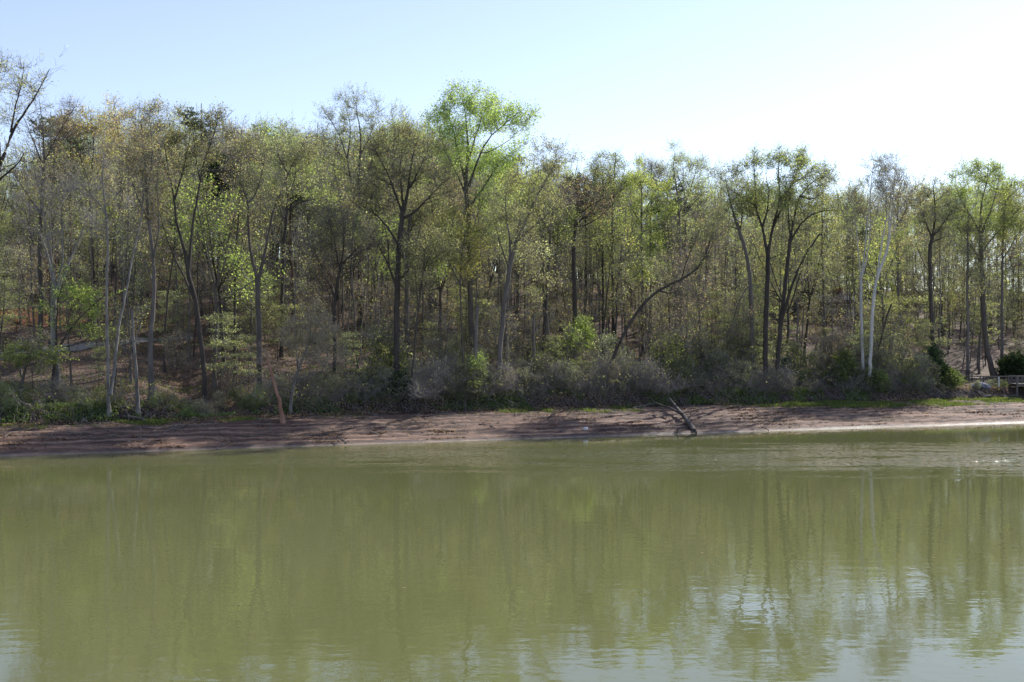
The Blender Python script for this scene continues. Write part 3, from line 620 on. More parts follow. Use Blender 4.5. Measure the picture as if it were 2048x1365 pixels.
hero("spreading_tree", "great dark spreading tree with many fanning limbs and leafy tufts on the right", TR, 10.5,
 [([(1532,768),(1531,700),(1532,640),(1536,560),(1537,505)],13,10), ([(1536,510),(1526,455),(1511,412),(1512,362),(1508,315)],7,1.8), ([(1538,505),(1546,455),(1561,402),(1556,345),(1560,300)],7,1.8), ([(1512,412),(1482,392),(1460,372)],3.5,1.2), ([(1546,455),(1575,400),(1600,350),(1615,312)],6,1.5), ([(1526,455),(1540,400),(1530,350)],5,1.4),([(1558,400),(1585,370),(1590,330)],4,1.2),([(1537,520),(1560,508),(1580,508)],3,1)],
 [(1510,320,17,16,700),(1560,308,26,18,900),(1610,310,20,14,600),(1530,350,45,30),(1590,350,40,32),(1550,400,70,35),(1490,400,30,28)], 'dark',('green','olive',.6),(60,400,2300),6500,.11,seed=45,clump=.75)
hero("forked_tree", "leaning dark tree with broken stub limb, right half of the great spreading pair", TR, 10.2,
 [([(1553,770),(1556,710),(1560,655),(1567,590),(1574,530),(1579,480)],12,8), ([(1561,650),(1576,580),(1597,520),(1615,490),(1627,472)],8,5), ([(1579,485),(1600,442),(1635,422),(1668,425)],5,1.5), ([(1579,480),(1592,425),(1603,390),(1640,352),(1668,346)],6,1.5), ([(1579,480),(1578,420),(1592,365)],5,1.4),([(1603,390),(1630,400),(1650,385)],4,1.2)],
 [(1640,350,32,22),(1665,348,14,9,250),(1610,380,50,35),(1640,410,40,28),(1590,420,45,30)], 'dark',('green','olive',.5),(46,300,1800),4200,.11,seed=46,clump=.7)
hero("slim_tree", "straight slim trunk between the great spreading tree and the white sycamores", TR, 18,
 [([(1650,745),(1649,660),(1647,560),(1645,470),(1646,400)],9,3),([(1646,450),(1660,410),(1665,380)],3,1)],
 [(1650,420,35,40),(1650,480,35,40),(1655,370,22,25)], 'mid',('yellow','olive',.4),(28,200,1100),3000,.10,seed=47)
hero("white_sycamore", "white-barked sycamore, straight left stem of the white pair, splitting in three", TR, 10.2,
 [([(1727,772),(1725,700),(1723,640),(1722,600),(1722,556)],8,6.5), ([(1722,560),(1718,515),(1716,470),(1709,420),(1700,375)],3.5,1), ([(1723,558),(1728,500),(1730,450),(1734,400),(1738,325)],4,1), ([(1723,556),(1736,525),(1742,490),(1750,440),(1753,390)],4,1)],
 [(1700,400,34,50),(1738,345,26,40),(1745,400,40,40),(1720,450,35,30)], 'white','olive',(36,230,1300),1600,.085,seed=48,up=1.0,twig=TWIG)
hero("white_sycamore", "white-barked sycamore curving right, the thicker right stem of the white pair", TR, 9.9,
 [([(1739,772),(1741,720),(1744,650),(1748,590),(1756,548),(1768,522),(1778,495),(1780,465)],9,6), ([(1780,470),(1790,420),(1797,370),(1804,325)],4.5,1.2), ([(1780,468),(1778,420),(1786,370),(1790,330)],4,1), ([(1756,548),(1760,500),(1772,440),(1768,380),(1762,330)],4,1),([(1797,400),(1815,360),(1818,330)],3,.9)],
 [(1760,335,22,26),(1797,335,28,30),(1785,390,45,45),(1800,430,35,35)], 'white','olive',(40,270,1500),1800,.085,seed=49,up=1.0,twig=TWIG)
hero("dead_snag", "dark dead trunk leaning right at the foot of the white sycamores", 'snag', 11.5,
 [([(1748,722),(1758,692),(1768,660),(1776,630),(1784,608)],7,3.5),([(1764,680),(1780,668),(1792,660)],2.5,1)], [(1780,640,12,14)], 'dark','brown',(4,8,16),0,.08,seed=50)
hero("tree", "straight brown trunk right behind the curving white sycamore", TR, 20,
 [([(1800,735),(1798,650),(1796,560),(1795,480),(1796,400)],9,4),([(1796,450),(1815,410),(1825,370)],4,1.2),([(1796,440),(1780,400),(1775,380)],3.5,1.2)],
 [(1800,420,40,45),(1825,400,30,35),(1800,480,40,40)], 'mid',('olive','russet',.6),(32,220,1300),3000,.10,seed=51)
hero("forked_tree", "dark crooked tree with candelabra fork right of the white sycamores", TR, 14,
 [([(1866,765),(1866,700),(1864,640),(1861,560),(1860,500),(1866,472)],11,8), ([(1865,475),(1850,445),(1842,410),(1836,395)],5,1.5), ([(1867,472),(1888,448),(1905,425),(1912,410)],5,1.5), ([(1867,470),(1869,440),(1865,400),(1858,365)],6,1.6),([(1866,485),(1885,475),(1905,470)],3.5,1.2)],
 [(1858,380,30,30),(1845,420,32,32),(1900,420,32,34),(1870,440,40,30)], 'mid',('pale','olive',.5),(38,260,1500),3000,.10,seed=52)
hero("slim_tree", "straight slim trunk behind the lilac flower clump", TR, 14,
 [([(1936,766),(1936,720),(1936,660),(1935,580),(1936,500),(1938,430)],8,3),([(1936,560),(1950,520),(1955,490)],3,1)],
 [(1940,440,30,40),(1935,500,35,40),(1950,560,30,30)], 'grey',('pale','green',.5),(26,180,1000),2400,.10,seed=53)
hero("leafy_tree", "large right-hand tree with curved foot and dense fresh green crown", TR, 14.5,
 [([(1990,768),(1982,730),(1974,700),(1970,650),(1967,580),(1965,520),(1963,462)],14,9), ([(1964,525),(1936,485),(1906,452)],5,1.5), ([(1965,505),(1992,472),(2022,442)],5,1.5), ([(1963,465),(1958,410),(1968,355),(1965,335)],6,1.5), ([(1964,470),(1988,410),(2002,355)],6,1.5),([(1963,465),(1935,410),(1920,370)],5,1.5)],
 [(1940,355,35,26),(1985,352,38,26),(1960,390,65,35),(2010,370,22,25),(1920,400,30,30),(1965,440,65,30),(2020,440,30,35)], 'mid',('bright','green',.6),(60,380,2200),11500,.11,seed=54,clump=.75,lspread=.2)
hero("slim_tree", "straight grey trunk at right edge beside the dark cedar bush", TR, 15,
 [([(2004,768),(2004,700),(2003,620),(2004,540),(2006,470),(2010,400)],9,3),([(2004,520),(2025,480),(2035,450)],3,1)],
 [(2020,420,35,35),(2010,480,35,35),(2045,400,30,35)], 'grey',('green','yellow',.6),(30,200,1100),3600,.10,seed=55)
hero("leafy_tree", "yellow-green tree behind the dark trees just right of the tallest crown", TR, 36,
 [([(1035,700),(1036,560),(1038,450),(1040,380)],8,4),([(1038,430),(1015,390),(1005,360)],3,1),([(1038,420),(1062,380),(1070,350)],3,1)],
 [(1040,370,45,28),(1070,390,40,30),(1010,390,35,30),(1045,420,50,30)], 'mid',('yellow','bright',.5),(34,240,1300),8000,.12,seed=56)
hero("vine_tree", "short stem bearing one bright leaf column right of the bare purple tree", TR, 15,
 [([(1172,742),(1172,700),(1173,660),(1172,640)],5,3)], [(1168,665,11,26),(1172,690,10,15)], 'mid','bright',(12,60,300),2400,.10,seed=57,lspread=.14)
# ------------------------------------------------------------------ background trees, understorey and bank shrubs: prototypes, then copies
ZONES = [(70,"behind the tall left edge tree"),(160,"behind the pale-limbed left sycamore"),(260,"above the creek mouth"),(350,"behind the root-flared grey tree"),
 (440,"behind the Y-forked left tree"),(540,"behind the wishbone-forked tree"),(630,"above the broken reddish dead trunk"),(700,"around the low bare tree"),
 (770,"around the tall vase-shaped tree"),(860,"behind the big many-limbed dark tree"),(980,"behind the tallest tree"),(1080,"behind the right-leaning grey pair"),
 (1180,"around the bare purple-twigged tree"),(1260,"left of the yellow-green leafy tree"),(1340,"behind the yellow-green leafy tree"),(1440,"behind the long arching trunk"),
 (1520,"behind the bent left-swept tree"),(1620,"behind the great spreading tree"),(1700,"left of the white sycamores"),(1820,"behind the white sycamores"),
 (1900,"behind the candelabra-forked tree"),(1960,"above the lilac flower clump"),(4000,"behind the large curved-foot tree")]
def zone(px): return next(z for lim, z in ZONES if px < lim)
ORD = {2: ["left one", "right one"], 3: ["leftmost", "middle one", "rightmost"],
       4: ["leftmost", "second from left", "second from right", "rightmost"]}
class Kind:
    def __init__(s, name, desc, cat, group, lines, ells, n, leaf, nleaf, lsize, bark, seeds, H, twig=None, **kw):
        s.name, s.desc, s.cat, s.group, s.H = name, desc, cat, group, H
        s.protos = []
        for sd in seeds:
            rs = np.random.RandomState(sd)
            L = lines(rs); E = ells(rs)
            s.protos.append(build_tree(L, E, n[0], n[1], n[2], leaf, nleaf, lsize, BARK[bark], twig or TWIG, rs, **kw))
        s.items = []
    def place(s, X, Y, H, px, depth):
        s.items.append((px, depth, X, Y, H))
    def finish(s):
        cells = {}
        for it in s.items: cells.setdefault((zone(it[0]), it[1]), []).append(it)
        src = [None]*len(s.protos)
        for (zn, dp), its in cells.items():
            its.sort()
            for j, (px, _, X, Y, H) in enumerate(its):
                lab = s.desc+" "+(dp+" " if dp else "")+zn
                if len(its) in ORD: lab += ", "+ORD[len(its)][j]
                while len(lab.split()) > 16 and ' the ' in lab: lab = lab.replace(' the ', ' ', 1)
                k = rnd.randrange(len(s.protos)); rz = rnd.uniform(0, 6.28); loc = (X, Y, gz(X, Y)-.12)
                if src[k] is None:
                    root = empty(s.name, loc, rz)
                    for nm, me in zip(("trunk", "crown"), s.protos[k]): link(nm, me, root)
                    src[k] = root
                else:
                    root = src[k].copy(); COL.objects.link(root)
                    for ch in list(src[k].children):
                        c = ch.copy(); COL.objects.link(c); c.parent = root
                    root.location = loc; root.rotation_euler = (rnd.uniform(-.03, .03), rnd.uniform(-.03, .03), rz)
                sc = H/s.H; w = rnd.uniform(.88, 1.12); root.scale = (sc*w, sc*w, sc)
                tag(root, lab, s.cat, s.group)

def trunk_line(rs, H, lean=.6, r=.14, top=.02, k=7, z1=1.0):
    z = np.linspace(0, H*z1, k); x = np.cumsum(rs.normal(size=k)*lean*H/100)*1.2; y = np.cumsum(rs.normal(size=k)*lean*H/100)*1.2
    return (np.stack([x-x[0], y-y[0], z], 1), r, top)
def forked(rs, H, r=.16, fork=.5, nl=4, spread=.18, lean=.8):
    t = trunk_line(rs, H, lean, r, r*.6, 6, fork); base = t[0][-1]; out = [t]
    for i in range(nl):
        a = i*6.283/nl+rs.uniform(-.5, .5); d = np.array([math.cos(a), math.sin(a), 0])*H*spread*rs.uniform(.6, 1.2)
        tip = base+d+np.array([0, 0, H*(1-fork)*rs.uniform(.75, .98)])
        out.append((np.array([base, base+d*.35+np.array([0, 0, H*(1-fork)*.25]), base+d*.75+np.array([0, 0, H*(1-fork)*.6]), tip]), r*.45, .015))
    return out
def ell(x, y, z, rx, rz, w=None): return (np.array([x, y, z]), np.array([rx, rx, rz]), w or rx*rx*rz)
G = "background trees on the wooded hillside"
K = {}
K['slender'] = Kind("slender_tree", "slender light green tree", "tree", "slender light green background trees",
  lambda r: [trunk_line(r, 18, .7, .13, .015)], lambda r: [ell(0,0,14.5,1.9,3.4), ell(r.normal()*.6,r.normal()*.6,11,1.7,2.4), ell(r.normal(),r.normal(),8,1.2,1.8,3)], (24,150,800), ('green','pale',.6), 1900, .125, 'mid', (11,12,13), 18, wob=.1, lspread=.22)
K['yellow'] = Kind("yellow_green_tree", "yellow-green leafing tree", "tree", "yellow-green background trees",
  lambda r: forked(r, 16, .13, .55, 3, .13), lambda r: [ell(0,0,12.5,2.5,3.2), ell(r.normal()*1.2,r.normal()*1.2,9.5,2.0,2.2)], (26,160,800), ('yellow','bright',.6), 2700, .125, 'mid', (21,22), 16, clump=.7, lspread=.25)
K['bare'] = Kind("bare_tree", "brown bare tree", "tree", "bare twiggy background trees",
  lambda r: forked(r, 17, .15, .5, 4, .13), lambda r: [ell(0,0,13,2.7,3.6), ell(r.normal()*1.2,r.normal()*1.2,9.5,2.1,2.2)], (34,240,1400), ('russet','brown',.6), 1000, .12, 'mid', (31,32,33), 17, twr=.009)
K['vase'] = Kind("spreading_tree", "forked dark-stemmed olive tree", "tree", "forked olive-green background trees",
  lambda r: forked(r, 17, .18, .42, 5, .2), lambda r: [ell(0,0,13,3.2,3.4), ell(r.normal()*1.4,r.normal()*1.4,9.5,2.6,2.2)], (34,220,1100), ('olive','green',.6), 2500, .12, 'dark', (41,42,43), 17, lspread=.22)
K['green'] = Kind("leafy_tree", "round fresh green tree", "tree", "fresh green background trees",
  lambda r: forked(r, 15, .14, .45, 4, .18), lambda r: [ell(0,0,11.5,2.8,3.0), ell(r.normal()*1.2,r.normal()*1.2,8,2.2,2.2)], (30,190,900), ('bright','green',.55), 3900, .13, 'grey', (51,52), 15, clump=.75, lspread=.25)
K['pine'] = Kind("pine_tree", "straight pine", "tree", "pines among the background trees",
  lambda r: [trunk_line(r, 19, .3, .17, .04)], lambda r: [ell(0,0,16.4,2.0,2.2), ell(.8,0,13.6,2.3,1.3), ell(-.7,.4,11.4,1.6,.8,3)], (40,200,1000), 'pine', 5000, .20, 'red', (61,62), 19, flat=.7, bow=-.1, up=.05)
K['pole'] = Kind("pole_tree", "thin straight grey pole tree", "tree", "thin straight pole trees",
  lambda r: [trunk_line(r, 15, .5, .085, .012)], lambda r: [ell(0,0,12.4,1.3,2.4), ell(r.normal()*.4,0,9,1.0,2.2)], (16,90,450), ('pale','olive',.5), 700, .11, 'grey', (71,72,73), 15)
K['layered'] = Kind("understorey_tree", "small layered green tree", "small tree", "layered understorey trees",
  lambda r: [trunk_line(r, 6, 1.2, .05, .01)], lambda r: [ell(r.normal()*.3,0,z,1.7-.12*i,.28,3) for i, z in enumerate((2.2,3.0,3.8,4.6,5.4))], (26,150,700), ('green','pale',.5), 2300, .10, 'mid', (81,82,83), 6, flat=.9, bow=0, up=.05, twig_len=.5, lspread=.14)
K['brush'] = Kind("sapling", "twiggy olive-budded sapling", "sapling", "twiggy understorey saplings",
  lambda r: forked(r, 6, .05, .3, 3, .14), lambda r: [ell(0,0,4.3,1.5,1.6), ell(r.normal()*.5,r.normal()*.5,2.6,1.2,1.2)], (26,170,1000), ('olive','russet',.5), 1000, .085, 'mid', (91,92,93), 6, twig_len=.5, twr=.007)
K['pale'] = Kind("pale_sapling", "pale sage-leaved sapling", "sapling", "pale-leaved understorey saplings",
  lambda r: forked(r, 7, .055, .35, 3, .16), lambda r: [ell(0,0,5,1.7,1.9), ell(r.normal()*.6,r.normal()*.6,3.4,1.3,1.2)], (24,150,800), ('pale','olive',.6), 2000, .09, 'mid', (101,102), 7, twig_len=.5)
def multi(r, H, n, sp, rad=.03):
    out = []
    for i in range(n):
        a = r.uniform(0, 6.28); d = np.array([math.cos(a), math.sin(a), 0])*sp*r.uniform(.3, 1.0)*H; b = np.array([d[0]*.12, d[1]*.12, 0])
        out.append((np.array([b, b+d*.4+[0, 0, H*.4], b+d+[0, 0, H*r.uniform(.7, 1.0)]]), rad, .006))
    return out
K['shrub'] = Kind("shrub", "leafy green bank shrub", "shrub", "leafy shrubs along the top of the bank",
  lambda r: multi(r, 2.9, 9, .45), lambda r: [ell(r.normal()*.3,0,1.7,.9,1.1), ell(r.normal()*.8,r.normal()*.5,.8,1.3,.7), ell(r.normal()*1.1,r.normal()*.8,1.2,.7,.6)], (28,190,900), ('shrub','green',.5), 2900, .10, 'mid', (111,112,113), 2.6, twig_len=.4, up=.1)
K['bramble'] = Kind("brush_shrub", "bare purple-grey tangle of brush", "shrub", "bare brushy shrubs along the top of the bank",
  lambda r: multi(r, 3.1, 13, .6, .022), lambda r: [ell(r.normal()*.5,0,1.5,1.3,1.2), ell(r.normal()*1.2,0,.7,1.5,.6), ell(r.normal()*1.2,r.normal(),1.3,.8,.8)], (36,220,1500), ('olive','beige',.5), 1300, .075, 'mid', (121,122,123), 2.6, twig_len=.9, up=0, twr=.008)
K['olive'] = Kind("budding_shrub", "budding olive shrub with arching stems", "shrub", "budding shrubs along the top of the bank",
  lambda r: multi(r, 3.6, 10, .4, .025), lambda r: [ell(r.normal()*.4,0,2.1,1.1,1.4), ell(r.normal()*.9,0,1.0,1.3,.8), ell(r.normal()*1.2,r.normal()*.8,1.8,.7,.8)], (26,190,1200), ('pale','shrub',.5), 2400, .085, 'mid', (131,132), 3.2, twig_len=.5, up=.3)

treeline_x = [-100,0,60,100,150,300,400,450,520,560,620,690,740,800,860,880,1000,1050,1100,1160,1200,1300,1440,1560,1660,1700,1830,1900,2150]
treeline_y = [310,315,310,225,218,220,222,255,268,250,272,275,262,245,268,275,318,318,312,352,350,342,360,365,365,375,368,362,352]
used = []
def fill(n, t0, t1, mixes, drop, depth, mind=1.3, Hr=None, x0=-260, x1=2300, tries=40):
    names = list(mixes); w = np.array([mixes[k] for k in names], float); w /= w.sum()
    for i in range(n):
        for _ in range(tries):
            px = rnd.uniform(x0, x1); t = rnd.uniform(t0, t1); D = D_of(px, t); X = (px-1024)/F*D
            if px > 1880 and t < 15.5: continue
            if -8 < px < 50 and 16 < t < 44 and Hr is None: continue
            if Hr and t < 24 and px < 420 and rnd.random() < .6: continue
            if Hr and t < 36 and px < 760 and rnd.random() < .1: continue
            if 1585 < px < 1705 and 15 < t < 50 and rnd.random() < .6: continue
            if all((X-a)**2+(D-b)**2 > mind**2 for a, b in used): break
        else: continue
        k = names[R.choice(len(names), p=w)]; z = gz(X, D)
        if Hr: H = rnd.uniform(*Hr)
        else:
            top = np.interp(px, treeline_x, treeline_y)+rnd.uniform(*drop)
            H = EYE+(682.5-top)/F*D-z
            if H < 7: H = rnd.uniform(6, 8)
            H = min(H, 25)
        used.append((X, D)); K[k].place(X, D, H, px, depth)
fill(70, 13, 30, {'slender':3,'bare':2,'vase':2,'pole':9,'green':1,'yellow':1}, (30, 200), "low down", 2.2)
fill(175, 30, 58, {'slender':4,'bare':5,'vase':3,'pole':6,'green':2.5,'yellow':2.5,'pine':1.2}, (-12, 90), "halfway upslope", 2.2)
fill(175, 58, 96, {'slender':4,'bare':2,'vase':3,'green':3.5,'yellow':3,'pine':1.5}, (-22, 22), "on the ridge", 2.4)
fill(150, 18, 80, {'pole':4,'slender':3,'green':1,'yellow':1}, (60, 260), "in the dense right wood", 1.6, x0=1050)
fill(120, 12, 52, {'pole':1}, (20, 170), "among the nearer trunks", 1.3)
fill(46, 40, 75, {'vase':3,'green':1,'slender':3,'bare':3}, (-38, 2), "rising to the skyline", 1.6, x0=430, x1=930)
fill(215, 10.5, 36, {'layered':3,'brush':4,'pale':2}, None, "low down", 1.1, (2.5, 6.8))
fill(34, 15.6, 50, {'layered':3,'pale':2,'brush':1}, None, "on the right slope", 1.2, (2.5, 7.5), x0=1790, x1=2110)
fill(210, 34, 88, {'layered':4,'brush':3,'pale':3}, None, "higher upslope", 1.4, (4, 9))
def bank_fill(n, kinds, dt0, dt1, Hr, x0, x1):
    for i in range(n):
        px = rnd.uniform(x0, x1)
        for _ in range(2):
            D = D_of(px, 8); X = (px-1024)/F*D; s, t = to_st(X, D); tt = float(t_mud(s))+rnd.uniform(dt0, dt1); D = D_of(px, tt)
        X = (px-1024)/F*D
        if 185 < px < 300 and rnd.random() < .8: continue
        k = rnd.choice(kinds); K[k].place(X, D, rnd.uniform(*Hr), px, "")
bank_fill(58, ['shrub','bramble','olive'], 1.0, 3.4, (.5, 1.6), -60, 760)
bank_fill(30, ['bramble','shrub','shrub'], .75, 1.1, (.4, .9), -60, 1900)
bank_fill(105, ['shrub','bramble','olive','olive','brush','layered'], .9, 3.6, (.8, 2.6), 740, 1900)
bank_fill(76, ['bramble','olive','shrub','brush','pale','layered'], 2.8, 8, (1.4, 4.4), 760, 1880)
bank_fill(12, ['shrub','olive'], .5, 1.6, (.4, .8), 1880, 2100)
for k in K.values(): k.finish(); assert len(k.items) <= 300, k.name

# evergreens and bushes one can tell apart
def bush(name, label, cat, px, top, t, rx, leaf, nleaf, seed, lsize=.12, bark='dark', H=None, **kw):
    rs = np.random.RandomState(seed); D = D_of(px, t); X = (px-1024)/F*D; z = gz(X, D)-.1
    H = EYE+(682.5-top)/F*D-z
    tm, cm = build_tree([(np.array([[0,0,0],[.05,0,H*.5],[0,.05,H*.97]]), .05+.02*H, .015)], [ell(0,0,H*.3,rx,H*.28), ell(0,0,H*.55,rx*.75,H*.25), ell(0,0,H*.8,rx*.42,H*.19)],
        50, 260, 1300, leaf, nleaf, lsize, BARK[bark], TWIGD, rs, twig_len=.4, up=0, bow=0, lspread=.10, **kw)
    root = empty(name, (X, D, z)); tag(root, label, cat); link("trunk", tm, root); link("crown", cm, root)
bush("cedar_bush", "small dark cedar at the foot of the big many-limbed tree", "shrub", 800, 742, 9.2, .95, 'cedar', 9000, 301)
bush("cedar_bush", "small dark cedar between the great spreading tree's leaning stems", "shrub", 1568, 714, 11.5, .8, 'cedar', 6000, 302)
bush("cedar_tree", "dark leafy cedar column left of the lilac flower clump", "tree", 1872, 690, 11, 1.0, 'cedar', 10000, 303)
bush("green_bush", "dark green bush beside the dark cedar column", "shrub", 1893, 735, 10.5, 1.3, 'shrub', 8000, 304)
bush("cedar_bush", "big round dark cedar bush behind the boardwalk at right edge", "shrub", 2030, 700, 13.5, 1.7, 'cedar', 17000, 305)
bush("green_bush", "olive leafy bush below the pale sycamore sapling's right", "shrub", 765, 690, 12, 1.3, 'olive', 5000, 306)
bush("green_bush", "light green bush in front of the tallest tree's foot", "shrub", 905, 690, 12, 1.1, 'green', 4500, 307)
bush("green_bush", "dark glossy green bush left of the tallest tree's foot", "shrub", 925, 745, 9.6, .9, 'shrub', 6500, 308)
bush("green_bush", "feathery green bush left of the white sycamores' feet", "shrub", 1690, 700, 10.5, 1.3, 'shrub', 6500, 309)
bush("green_bush", "green arching bush at the white sycamores' feet", "shrub", 1752, 735, 9.8, 1.1, 'shrub', 6500, 310)
# ------------------------------------------------------------------ ground cover, grass, litter
def scatter(name, label, n, tf, size, mat, zj=.1, flat=.6, sx=(-36, 46), dens=None, lift=.03, rs=np.random.RandomState(5), blade=False):
    s = rs.uniform(*sx, n); t = tf(s, rs.rand(n)); x, y = to_xy(s, t)
    if dens is not None:
        m = rs.rand(n) < dens(s, t, x, y); x, y = x[m], y[m]
    z = ground(x, y)
    C = np.stack([x, y, z+lift+rs.rand(len(x))*zj], 1)
    if blade:
        h = size*rs.uniform(.5, 1.4, len(x)); a = rs.uniform(0, 6.28, len(x)); w = .02
        dx = np.stack([np.cos(a)*w, np.sin(a)*w, 0*a], 1); up = np.stack([rs.normal(size=len(x))*.35*h, rs.normal(size=len(x))*.35*h, h], 1); C[:, 2] = z-.01
        V = np.stack([C-dx, C+dx, C+dx*.5+up, C-dx*.3+up], 1).reshape(-1, 3); Q = np.arange(len(V)).reshape(-1, 4)
    else: V, Q = leaves(C, size, flat, rs)
    o = link(name, mesh_from(name, V, Q, [mat], smooth=np.full(len(Q), False))); tag(o, label, None, None, 'stuff'); return o
clusters = lambda sc, th, seed: (lambda s, t, x, y: np.clip((vnoise(x*sc, y*sc, seed)+.5*vnoise(x*sc*3, y*sc*3, seed+1)-th)*6, 0.04, 1))
scatter("fallen_leaves", "brown fallen leaves strewn over the hillside", 90000, lambda s, u: t_mud(s)+.6+u**1.4*45, .13, LEAF['brown'], .05, 2.0, dens=clusters(.3, -.2, 21))
scatter("ground_cover", "low green plants spreading over the hillside litter", 110000, lambda s, u: t_mud(s)+.5+u**1.5*40, .12, LEAF['shrub'], .28, .8, dens=clusters(.22, .06, 31))
gp = lambda s, t, x, y: np.clip(np.interp(s, [-36,-24,-20,-14,-12,0,1,3,12,14,19,22,26,46], [.1,.2,.5,.5,.05,.05,.3,.6,.6,.1,.15,.6,.95,.95])*np.clip((vnoise(s*.35, t*.8, 41)*1.2+.6*vnoise(s*1.1, t*1.8, 43)+.02)*3, 0.02, 1)*np.clip((t_mud(s)+.3-t)/.5, 0, 1), 0, 1)
scatter("grass", "short green grass at the top of the mud shore", 120000, lambda s, u: t_mud(s)+.2-u**1.3*np.interp(s, [-36,-10,10,20,26,46],[1.6,1.2,2.3,1.4,2.7,3.2]), .13, LEAF['grass'], blade=True, dens=gp)

# ------------------------------------------------------------------ paths
def strip(name, label, pts, w, mat, lift=.05):
    P = np.array([ray_ground(*p)[:2] for p in pts]); P = resample(P, 90)
    for _ in range(6): P[1:-1] = .25*P[:-2]+.5*P[1:-1]+.25*P[2:]
    T = unit(np.gradient(P, axis=0)); Nn = np.stack([-T[:, 1], T[:, 0]], 1); V = []
    for a in np.linspace(-1, 1, 7):
        q = P+Nn*(w*.5*a+(.25*vnoise(P[:, 0]*1.1, P[:, 1]*1.1, 3)[:, None]*abs(a))); V.append(np.stack([q[:, 0], q[:, 1], ground(q[:, 0], q[:, 1])+lift], 1))
    V = np.stack(V, 1); i = np.arange(89)[:, None]*7+np.arange(6)[None]
    o = link(name, mesh_from(name, V.reshape(-1, 3), np.stack([i, i+7, i+8, i+1], -1).reshape(-1, 4), [mat])); tag(o, label, None, None, 'structure')
GRAVEL = plain_mat("gravel_grey", (.16, .15, .14), (.33, .31, .29), 9, .9)
CLAY = plain_mat("clay_orange", (.22, .09, .05), (.40, .19, .11), 3, .95)
strip("gravel_path", "pale grey gravel path crossing the left slope", [(-60,718),(0,712),(60,706),(120,700),(165,694),(210,691),(250,687),(300,681),(350,678),(385,675)], 1.3, GRAVEL)
strip("dirt_road", "orange clay track higher on the left slope", [(-60,628),(0,630),(40,632),(90,640),(130,652)], 4.0, CLAY)

# ------------------------------------------------------------------ houses
ROOFG = plain_mat("roof_shingle_grey", (.15,.15,.155), (.24,.235,.23), 6, .85)
BRICK = plain_mat("brick_red", (.17,.06,.04), (.28,.11,.075), 8, .9, (1,1,4))
ROOFB = plain_mat("roof_brown", (.045,.03,.026), (.085,.055,.045), 5, .8)
DARKW = plain_mat("siding_dark", (.025,.022,.022), (.05,.045,.042), 4, .8, (1,1,5))
WHITE = plain_mat("paint_white", (.62,.62,.6), (.75,.75,.73), 4, .6)
GLASS = plain_mat("window_glass_dark", (.02,.025,.03), (.05,.055,.06), 1, .15)
def gable(mb, w, d, h, ov, mat, th=.18):
    for sgn in (-1, 1):
        V = np.array([[-w/2-ov, 0, h], [w/2+ov, 0, h], [w/2+ov, sgn*(d/2+ov), -ov*h/(d/2)], [-w/2-ov, sgn*(d/2+ov), -ov*h/(d/2)]])
        V = np.concatenate([V, V+[0, 0, th]]); q = np.array([[0,1,2,3],[7,6,5,4],[0,4,5,1],[1,5,6,2],[2,6,7,3],[3,7,4,0]]); mb.add(V, q, mat, False)
def house(name, label, c, w, d, h, rh, wallm, roofm, rz, wins):
    root = empty(name, c, rz); tag(root, label, 'house')
    wl_ = MB().box((0,0,h/2), (w,d,h), wallm)
    for sx in (-1, 1):
        x = sx*(w/2-.1); V = np.array([[x-.1,-d/2,h],[x+.1,-d/2,h],[x+.1,d/2,h],[x-.1,d/2,h],[x-.1,0,h+rh-.02],[x+.1,0,h+rh-.02]])
        wl_.add(V, np.array([[0,1,5,4],[2,3,4,5],[0,4,4,3],[1,2,5,5]]), wallm, False)
    wl_.build("wall", root)
    rf = MB(); gable(rf, w, d, rh, .5, roofm); r = rf.build("roof", root, (0, 0, h))
    MB().box((w*.22, d*.15, rh+.15), (.7,.7,1.1), BRICK).build("chimney", r)
    for x, z, ww, hh in wins:
        f = MB()
        for q in ((x-ww/2,z,.1,hh+.1),(x+ww/2,z,.1,hh+.1),(x,z-hh/2,ww-.1,.1),(x,z+hh/2,ww-.1,.1)): f.box((q[0],-d/2-.03,q[1]), (q[2],.08,q[3]), WHITE)
        fo = f.build("window", root); MB().box((x,-d/2-.012,z), (ww-.1,.03,hh-.1), GLASS).build("pane", fo)
    MB().box((w*.36,-d/2-.03,1.05), (.95,.07,2.1), WHITE).build("door", root)
    return root
p = at(-30, 590, 112); house("brick_house", "red brick house with grey shingle roof at the left edge, half hidden by trees", (p[0], p[1]+4, max(gz(p[0], p[1])-.3, p[2]-.2)), 11, 7, 2.7, 2.1, BRICK, ROOFG, .12, [(-2.5,1.5,1.2,1.1),(1.2,1.5,1.2,1.1),(2.9,1.5,.8,1.1)])
p = at(1618, 612, 122); house("wooden_house", "dark house with brown roof deep in the woods behind the spreading tree", (p[0], p[1]+2, max(gz(p[0], p[1])-.3, p[2]-.4)), 6.5, 5, 2.1, 1.2, DARKW, ROOFB, -.35, [(-1.8,1.2,.9,.9),(.3,1.2,.9,.9)])
p = at(1672, 626, 118); house("wooden_shed", "small black shed with white window trim right of the hidden dark house", (p[0], p[1]+1, max(gz(p[0], p[1])-.2, p[2]-.4)), 3.4, 2.6, 1.6, .8, DARKW, ROOFB, .2, [(-.8,.95,.7,.6),(.2,.95,.7,.6)])

